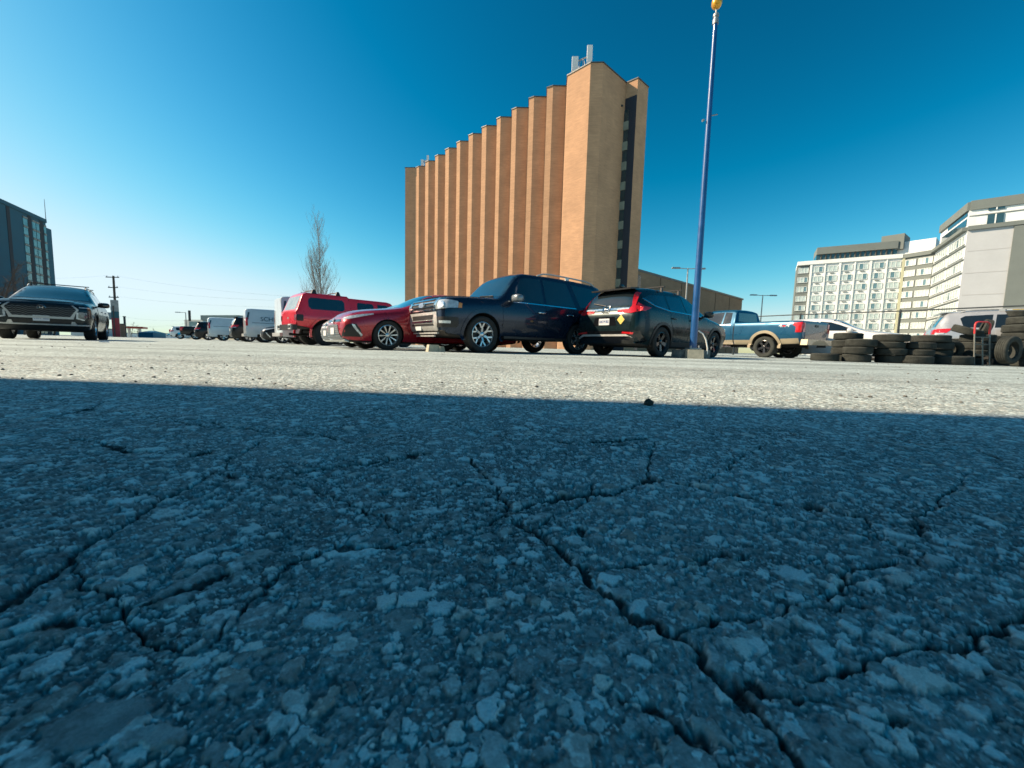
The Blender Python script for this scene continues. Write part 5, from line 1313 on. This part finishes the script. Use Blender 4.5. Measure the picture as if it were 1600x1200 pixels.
def wire(P, Q, sag, label):
    pts = [P + (Q - P) * (t / 24) - Vector((0, 0, sag * 4 * (t / 24) * (1 - t / 24))) for t in range(25)]
    tag(MB().tube(pts, .007, 5).build('power_line', mat('cable rubber', (.06, .065, .07), .9, noise=.1, spec=.1)), label, 'power line', 'power lines from the utility pole')
far = at_y(520, 480, 60)
for k, (z, u2, v2) in enumerate(((ut.z, 455, 463), (ut.z - 2.1, 455, 470), (ut.z - 4.0, 455, 480))):
    Q = at_y(u2, v2, 62)
    wire(Vector((ut.x + .9, ut.y - .2, z)), Q, .5, ['topmost power line running right from the utility pole', 'second power line from the top of the utility pole', 'third power line down from the top of the utility pole'][k])
wire(Vector((ut.x + .1, ut.y, ut.z - 10)), at_y(292, 505, 92), .4, 'low power line running from the pylon sign to the shop')
wire(Vector((ut.x + .1, ut.y, ut.z - 7.8)), at_y(300, 500, 92), .5, 'power line just above the low one near the shop')
wire(Vector((ut.x - .9, ut.y - .2, ut.z)), Vector((ut.x - 34, ut.y + 6, ut.z + .3)), .6, 'power line running left from the utility pole top')

fe = thing('chain_link_fence', 'dark chain-link fence with pipe top rail before the hotel', 'fence')
F0, F1 = at_y(1150, 496, 30), at_y(1251, 491.5, 26)
F2 = at_y(1407, 486, 22); F3 = at_y(1660, 475, 17.6)
pl = [F0, F1, F2, F3]
MB().tube(pl, .035, 8).build('top_rail', M_DARKSTEEL, fe, 40)
for p in (F0, F1, F2, F3): MB().cyl((p.x, p.y, 0), (p.x, p.y, p.z + .06), .055, n=10).build('post', M_DARKSTEEL, fe, 40)
g0, g1 = at_y(1495, 485.5, 21), at_y(1600, 483.5, 18.4)
MB().tube([g0, g1], .02, 6).build('barbed_wire', M_DARKSTEEL, fe)
ms = MB()
for a_, b_ in zip(pl, pl[1:]):
    L_ = (b_ - a_).length; n_ = int(L_ / .16); hz = min(a_.z, b_.z) - .05
    for k in range(-int(hz / .16), n_):
        for s_ in (1, -1):
            t0 = k * .16; t1 = t0 + hz; z0, z1 = 0.02, hz
            if t0 < 0: z0 += -t0; t0 = 0
            if t1 > L_: z1 -= t1 - L_; t1 = L_
            if t1 <= t0: continue
            if s_ < 0: z0, z1 = hz - z0 + .02, hz - z1 + .02
            p = a_ + (b_ - a_) * (t0 / L_); q = a_ + (b_ - a_) * (t1 / L_)
            ms.cyl((p.x, p.y, z0), (q.x, q.y, z1), .0016, n=3, caps=False)
ms.build('wire_mesh', M_STEEL, fe)
yb = at_y(1598, 486, 17.9)
tag(MB().box((yb.x, yb.y, yb.z), (.62, .06, .24), rz=-.6).box((yb.x - .3, yb.y + .2, yb.z), (.2, .05, .24), 1, rz=-.6).build('sign_board', [mat('yellow board', (.62, .42, .04), .5, noise=.1), M_HWHITE]), 'yellow and white board on the fence behind the tall tyre stack', 'sign')

# ================================================================== bare trees
def bare_tree(name, label, cat, loc, h, seed, upright=True, spread=.28, n1=26, trunk_r=.16, m=M_BARK, stems=1, group=None):
    q = random.Random(seed); t = thing(name, label, cat, loc, 0, group)
    tr = MB(); cr = MB()
    def branch(p, d, L, r, lvl, mb, curl):
        pts = [p]; rs = [r]; n = 5
        for i in range(n):
            d = (d + Vector((q.uniform(-1, 1), q.uniform(-1, 1), q.uniform(-.3, 1) * curl)) * (.03 if lvl == 0 and upright else .16)).normalized()
            pts.append(pts[-1] + d * (L / n)); rs.append(r * (1 - .75 * (i + 1) / n))
        mb.tube(pts, rs, 4 if lvl else 7)
        if lvl < 3:
            k = ({0: n1, 1: 6, 2: 3} if upright else {0: n1, 1: 9, 2: 4})[lvl]
            for i in range(k):
                f = ((i + 1 + q.random()) / (k + 1.5)) ** (.8 if lvl == 0 and upright else 1) * (.86 if lvl else .9) + (.12 if lvl == 0 else .06)
                f = min(f, .99); j = min(int(f * n), n - 1); u_ = f * n - j
                bp = pts[j].lerp(pts[j + 1], u_)
                az = q.uniform(0, 6.283); up_ = q.uniform(.55, 1.1) if upright else q.uniform(-.1, .7)
                side = Vector((math.cos(az), math.sin(az), 0))
                dd = (side * (.44 if upright else 1.0) + Vector((0, 0, up_)) + d * (.2 if upright else .5)).normalized()
                if lvl == 0: LL = h * spread * (1 - f * (.5 if upright else .72)) * q.uniform(.7, 1.3)
                else: LL = L * q.uniform(.3, .62) * (1 - .3 * f)
                branch(bp, dd, LL, max(.007, rs[j] * (.36 if lvl == 0 else .5)), lvl + 1, cr, 1 if upright else .3)
    for s_ in range(stems):
        a = Vector((q.uniform(-.5, .5) * (s_ > 0) * 2.4, 0, 0)); hh = h * (1 if s_ == 0 else q.uniform(.55, .72))
        dr = Vector((-.10 if s_ else .01, 0, 1)).normalized()
        branch(a, dr, hh, trunk_r * (1 if s_ == 0 else .75), 0, tr, .6)
    tr.build('trunk', m, t, 50); cr.build('crown', m, t)
    return t
pt = at_y(505, 535, 52)
bare_tree('poplar_tree', 'tall bare upright poplar behind the red pickup', 'tree', (pt.x, pt.y, 0), 14.4, 4, True, .34, 40, .10, mat('pale bark', (.34, .30, .26), .95, noise=.3, nscale=6), 3)
for i, (u, y, h, lb) in enumerate(((4, 46, 8.5, 'dense bare tree at the left picture edge before the office block'), (38, 52, 8.0, 'bare bushy tree before the window strips of the office block'), (20, 40, 5.2, 'low twiggy bare shrub just behind the black SUV roof'), (84, 60, 6.6, 'thin bare shrub at the right corner of the office block'))):
    p = at_y(u, 520, y)
    bare_tree('bare_tree', lb, 'tree', (p.x, p.y, 0), h, 20 + i, False, .42, 22 if i != 3 else 9, .12, M_BARKD, 2 if i == 0 else 1, 'bare trees by the office block')
for i, (u, y, h, lb) in enumerate(((206, 160, 6, 'faint bare tree above the far canopy'), (216, 170, 5, 'small faint bare tree right of the far canopy top'), (243, 180, 4.2, 'tiny bare tree on the horizon above the blue shelter'))):
    p = at_y(u, 524, y); bare_tree('bare_tree', lb, 'tree', (p.x, p.y, 0), h, 40 + i, False, .4, 10, .12, M_BARK, 1, 'faint bare trees on the horizon')

# ================================================================== used tyres in stacks
TM = {}
def tyre_obj(key, R, W):
    k = (round(R, 2), round(W, 2))
    if k not in TM: TM[k] = tyre_mesh(R, W, R * .60, M_DUSTYRUBBER, 44)
    return TM[k]
NUM = ['bottom', 'second', 'third', 'fourth', 'fifth', 'sixth', 'seventh', 'top']
tq = random.Random(12)
def stack(u, y, tyres, where):
    """tyres: (R, W, du) from the ground up"""
    z = 0.0; n = len(tyres)
    for i, (R, W, du) in enumerate(tyres):
        x = at_y(u + du, 560, y).x
        o = link('tyre', tyre_obj(0, R, W), None, (x + tq.uniform(-.015, .015), y + tq.uniform(-.03, .03), z + W / 2), None)
        o.rotation_euler = (math.pi / 2, 0, 0); o.rotation_euler[1] = tq.uniform(0, 6.28)
        o.rotation_mode = 'XYZ'
        o.rotation_euler = (math.pi / 2 + tq.uniform(-.02, .02), tq.uniform(-.02, .02), tq.uniform(0, 6.28))
        nm = 'single tyre lying flat' if n == 1 else ('top tyre' if i == n - 1 else ('bottom tyre' if i == 0 else NUM[i] + ' tyre up'))
        tag(o, '%s %s' % (nm, ('in the ' + where) if n > 1 else where), 'tyre', 'used tyres stacked beside the lot')
        z += W + .002
stack(1322, 10.9, [(.32, .19, 2), (.33, .19, 0), (.33, .20, -1), (.32, .18, 1)], 'stack before the white sedan door')
stack(1340, 10.3, [(.30, .20, 0), (.31, .19, -1), (.32, .19, 1)], 'dark stack before the white sedan wing')
stack(1288, 10.6, [(.31, .20, 0)], 'under the tail of the blue pickup')
stack(1390, 10.2, [(.32, .20, 2), (.33, .17, -1), (.34, .16, -4), (.36, .185, 0)], 'stack right of the white sedan wheel')
stack(1427, 10.0, [(.37, .20, 0), (.30, .16, 6), (.30, .17, 10)], 'uneven stack under the oversized tyre')
stack(1463, 10.9, [(.32, .20, 0), (.30, .20, -2), (.30, .19, -6)], 'hidden stack behind the uneven one')
stack(1452, 10.35, [(.30, .185, 14), (.30, .18, 12), (.31, .18, 8), (.38, .185, 0)], 'stack topped by the oversized tyre')
stack(1483, 10.0, [(.43, .215, 0)], 'wide, left of the hand truck')
stack(1491, 11.3, [(.30, .19, 2), (.31, .18, 0), (.32, .17, 0), (.31, .17, 1)], 'stack below the silver SUV tail')
stack(1519, 10.6, [(.32, .20, 5), (.33, .20, 0), (.32, .20, 1), (.33, .195, 3)], 'stack behind the left rail of the hand truck')
stack(1547, 10.9, [(.33, .20, 0), (.33, .20, 1), (.32, .20, 0), (.33, .19, 0)], 'stack behind the right rail of the hand truck')
stack(1594, 11.2, [(.40, .24, 0), (.40, .23, 2), (.41, .23, -1), (.40, .22, 1), (.40, .22, -2), (.38, .21, 2)], 'tall stack at the right picture edge')
stack(1577, 11.9, [(.33, .2, 0), (.33, .2, 0), (.33, .2, 0), (.33, .2, 0), (.33, .2, 0), (.33, .2, 0), (.30, .20, 0), (.26, .20, 0)], 'narrow stack with a small tyre above the tall one')
stack(1612, 9.9, [(.33, .22, 0), (.34, .21, 0)], 'short stack cut off by the right picture edge')
def loose(u, v, y, R, W, rot, label):
    p = at_y(u, v, y); o = link('tyre', tyre_obj(0, R, W), None, p); o.rotation_euler = rot
    tag(o, label, 'tyre', 'used tyres stacked beside the lot')
loose(1576, 547, 9.75, .335, .21, (0, 0, .25), 'dark tyre standing upright at the right of the hand truck')
loose(1511, 517, 10.6, .30, .19, (math.pi / 2 + .30, .20, 0), 'tilted tyre lying on top of the stack left of the hand truck')
loose(1540, 513, 10.9, .24, .17, (.25, 0, .9), 'small tyre standing on the stack inside the hand truck handle')
loose(1478, 549, 10.55, .34, .20, (.5, 0, -.2), 'dark tyre leaning behind the wide flat tyre')

# hand truck leaning against the tyres
hk = thing('hand_truck', 'steel hand truck with a red loop handle before the tyres', 'hand truck')
hy = 9.85; hx0 = at_y(1522, 569, hy).x; hx1 = at_y(1546, 569, hy).x; hm = (hx0 + hx1) / 2; zt = .80
lean = .10
M_HT = mat('worn hand truck steel', (.20, .21, .19), .55, .4, noise=.25, nscale=12)
for x in (hx0, hm + .02, hx1): MB().tube([(x, hy, .02), (x, hy + lean * .8, zt if x != hm + .02 else zt - .10)], .016, 8).build('rail', M_HT, hk, 50)
for z in (.26, .52, .70): MB().cyl((hx0, hy + lean * z, z), (hx1, hy + lean * z, z), .011).build('crossbar', M_HT, hk)
MB().box(((hx0 + hx1) / 2, hy - .12, .015), (hx1 - hx0 + .06, .26, .012)).build('toe_plate', M_HT, hk)
hb = [(hx0, hy + .08, zt - .02), (hx0, hy + .09, zt + .20), (hx0 + .02, hy + .092, zt + .25), (hx0 + .07, hy + .094, zt + .275), (hx1 - .07, hy + .094, zt + .275), (hx1 - .02, hy + .092, zt + .25), (hx1, hy + .09, zt + .20), (hx1, hy + .08, zt - .02)]
MB().tube(hb, .020, 10).build('handle', mat('red grip paint', (.55, .03, .03), .4, coat=.3, noise=.15, nscale=15), hk, 50)
for x in (hx0 - .06, hx1 + .06):
    MB().lathe([(.05, -.03), (.11, -.03), (.12, 0), (.11, .03), (.05, .03)], 20, closed=True, c=(0, 0, 0)).build('wheel', M_RUBBER, hk, 40, loc=(x, hy + .10, .12), rz=math.pi / 2)

# ================================================================== light, sky, camera
SUN_AZ, SUN_EL = rad(5.0), rad(35)
sv = Vector((-math.cos(SUN_AZ) * math.cos(SUN_EL), math.sin(SUN_AZ) * math.cos(SUN_EL), math.sin(SUN_EL)))
sl_ = bpy.data.lights.new('sun', 'SUN'); sl_.energy = SUN_E; sl_.angle = rad(.53); sl_.color = SUN_COL
so = bpy.data.objects.new('sun', sl_); COL.objects.link(so); so.rotation_euler = (-sv).to_track_quat('-Z', 'Y').to_euler(); so.location = (0, 0, 60)
w = bpy.data.worlds.new('World'); scene.world = w; w.use_nodes = True
nt = w.node_tree; N = nt.nodes; L = nt.links
sky = N.new('ShaderNodeTexSky'); sky.sky_type = 'NISHITA'; sky.sun_disc = False; sky.sun_elevation = SUN_EL
sky.sun_rotation = math.atan2(sv.x, sv.y)
sky.air_density = SKY_AIR; sky.dust_density = SKY_DUST; sky.ozone_density = SKY_OZONE; sky.altitude = 0
sp = N.new('ShaderNodeSeparateColor'); cb_ = N.new('ShaderNodeCombineColor'); L.new(sky.outputs[0], sp.inputs[0])
for k in range(3):   # deep blue slide-film rendering of the sky: one gamma and gain per channel
    p = N.new('ShaderNodeMath'); p.operation = 'POWER'; p.inputs[1].default_value = SKY_G[k]; L.new(sp.outputs[k], p.inputs[0])
    g = N.new('ShaderNodeMath'); g.operation = 'MULTIPLY'; g.inputs[1].default_value = SKY_M[k]; L.new(p.outputs[0], g.inputs[0])
    s0 = N.new('ShaderNodeMath'); s0.operation = 'SUBTRACT'; s0.inputs[1].default_value = SKY_OFF[k]; L.new(g.outputs[0], s0.inputs[0])
    g = N.new('ShaderNodeMath'); g.operation = 'MAXIMUM'; g.inputs[1].default_value = .004; L.new(s0.outputs[0], g.inputs[0])
    # the aureole round the sun rolls off softly instead of burning out: x / (1 + (x/c)^3)^(1/3)
    q1 = N.new('ShaderNodeMath'); q1.operation = 'DIVIDE'; q1.inputs[1].default_value = SKY_CAP[k]; L.new(g.outputs[0], q1.inputs[0])
    q2 = N.new('ShaderNodeMath'); q2.operation = 'POWER'; q2.inputs[1].default_value = 3; L.new(q1.outputs[0], q2.inputs[0])
    q3 = N.new('ShaderNodeMath'); q3.operation = 'ADD'; q3.inputs[1].default_value = 1; L.new(q2.outputs[0], q3.inputs[0])
    q4 = N.new('ShaderNodeMath'); q4.operation = 'POWER'; q4.inputs[1].default_value = 1 / 3; L.new(q3.outputs[0], q4.inputs[0])
    c_ = N.new('ShaderNodeMath'); c_.operation = 'DIVIDE'; L.new(g.outputs[0], c_.inputs[0]); L.new(q4.outputs[0], c_.inputs[1]); L.new(c_.outputs[0], cb_.inputs[k])
bg = N['Background']; bg.inputs['Strength'].default_value = SKY_E; L.new(cb_.outputs[0], bg.inputs['Color'])

cd = bpy.data.cameras.new('camera'); cam = bpy.data.objects.new('camera', cd); COL.objects.link(cam)
cd.sensor_width = 36; cd.lens = 36 * CF / 1600; cd.clip_start = .01; cd.clip_end = 9000
M3 = Matrix((IR, IU, -_FW)).transposed()
cam.matrix_world = Matrix.Translation(CAM) @ M3.to_4x4()
cd.dof.use_dof = True; cd.dof.focus_distance = .8; cd.dof.aperture_fstop = 15
scene.camera = cam
scene.view_settings.view_transform = 'Standard'; scene.view_settings.look = 'None'; scene.view_settings.gamma = 1
scene.view_settings.exposure = EXPOSURE
scene.cycles.max_bounces = 6; scene.cycles.diffuse_bounces = DIFF; scene.cycles.use_denoising = True
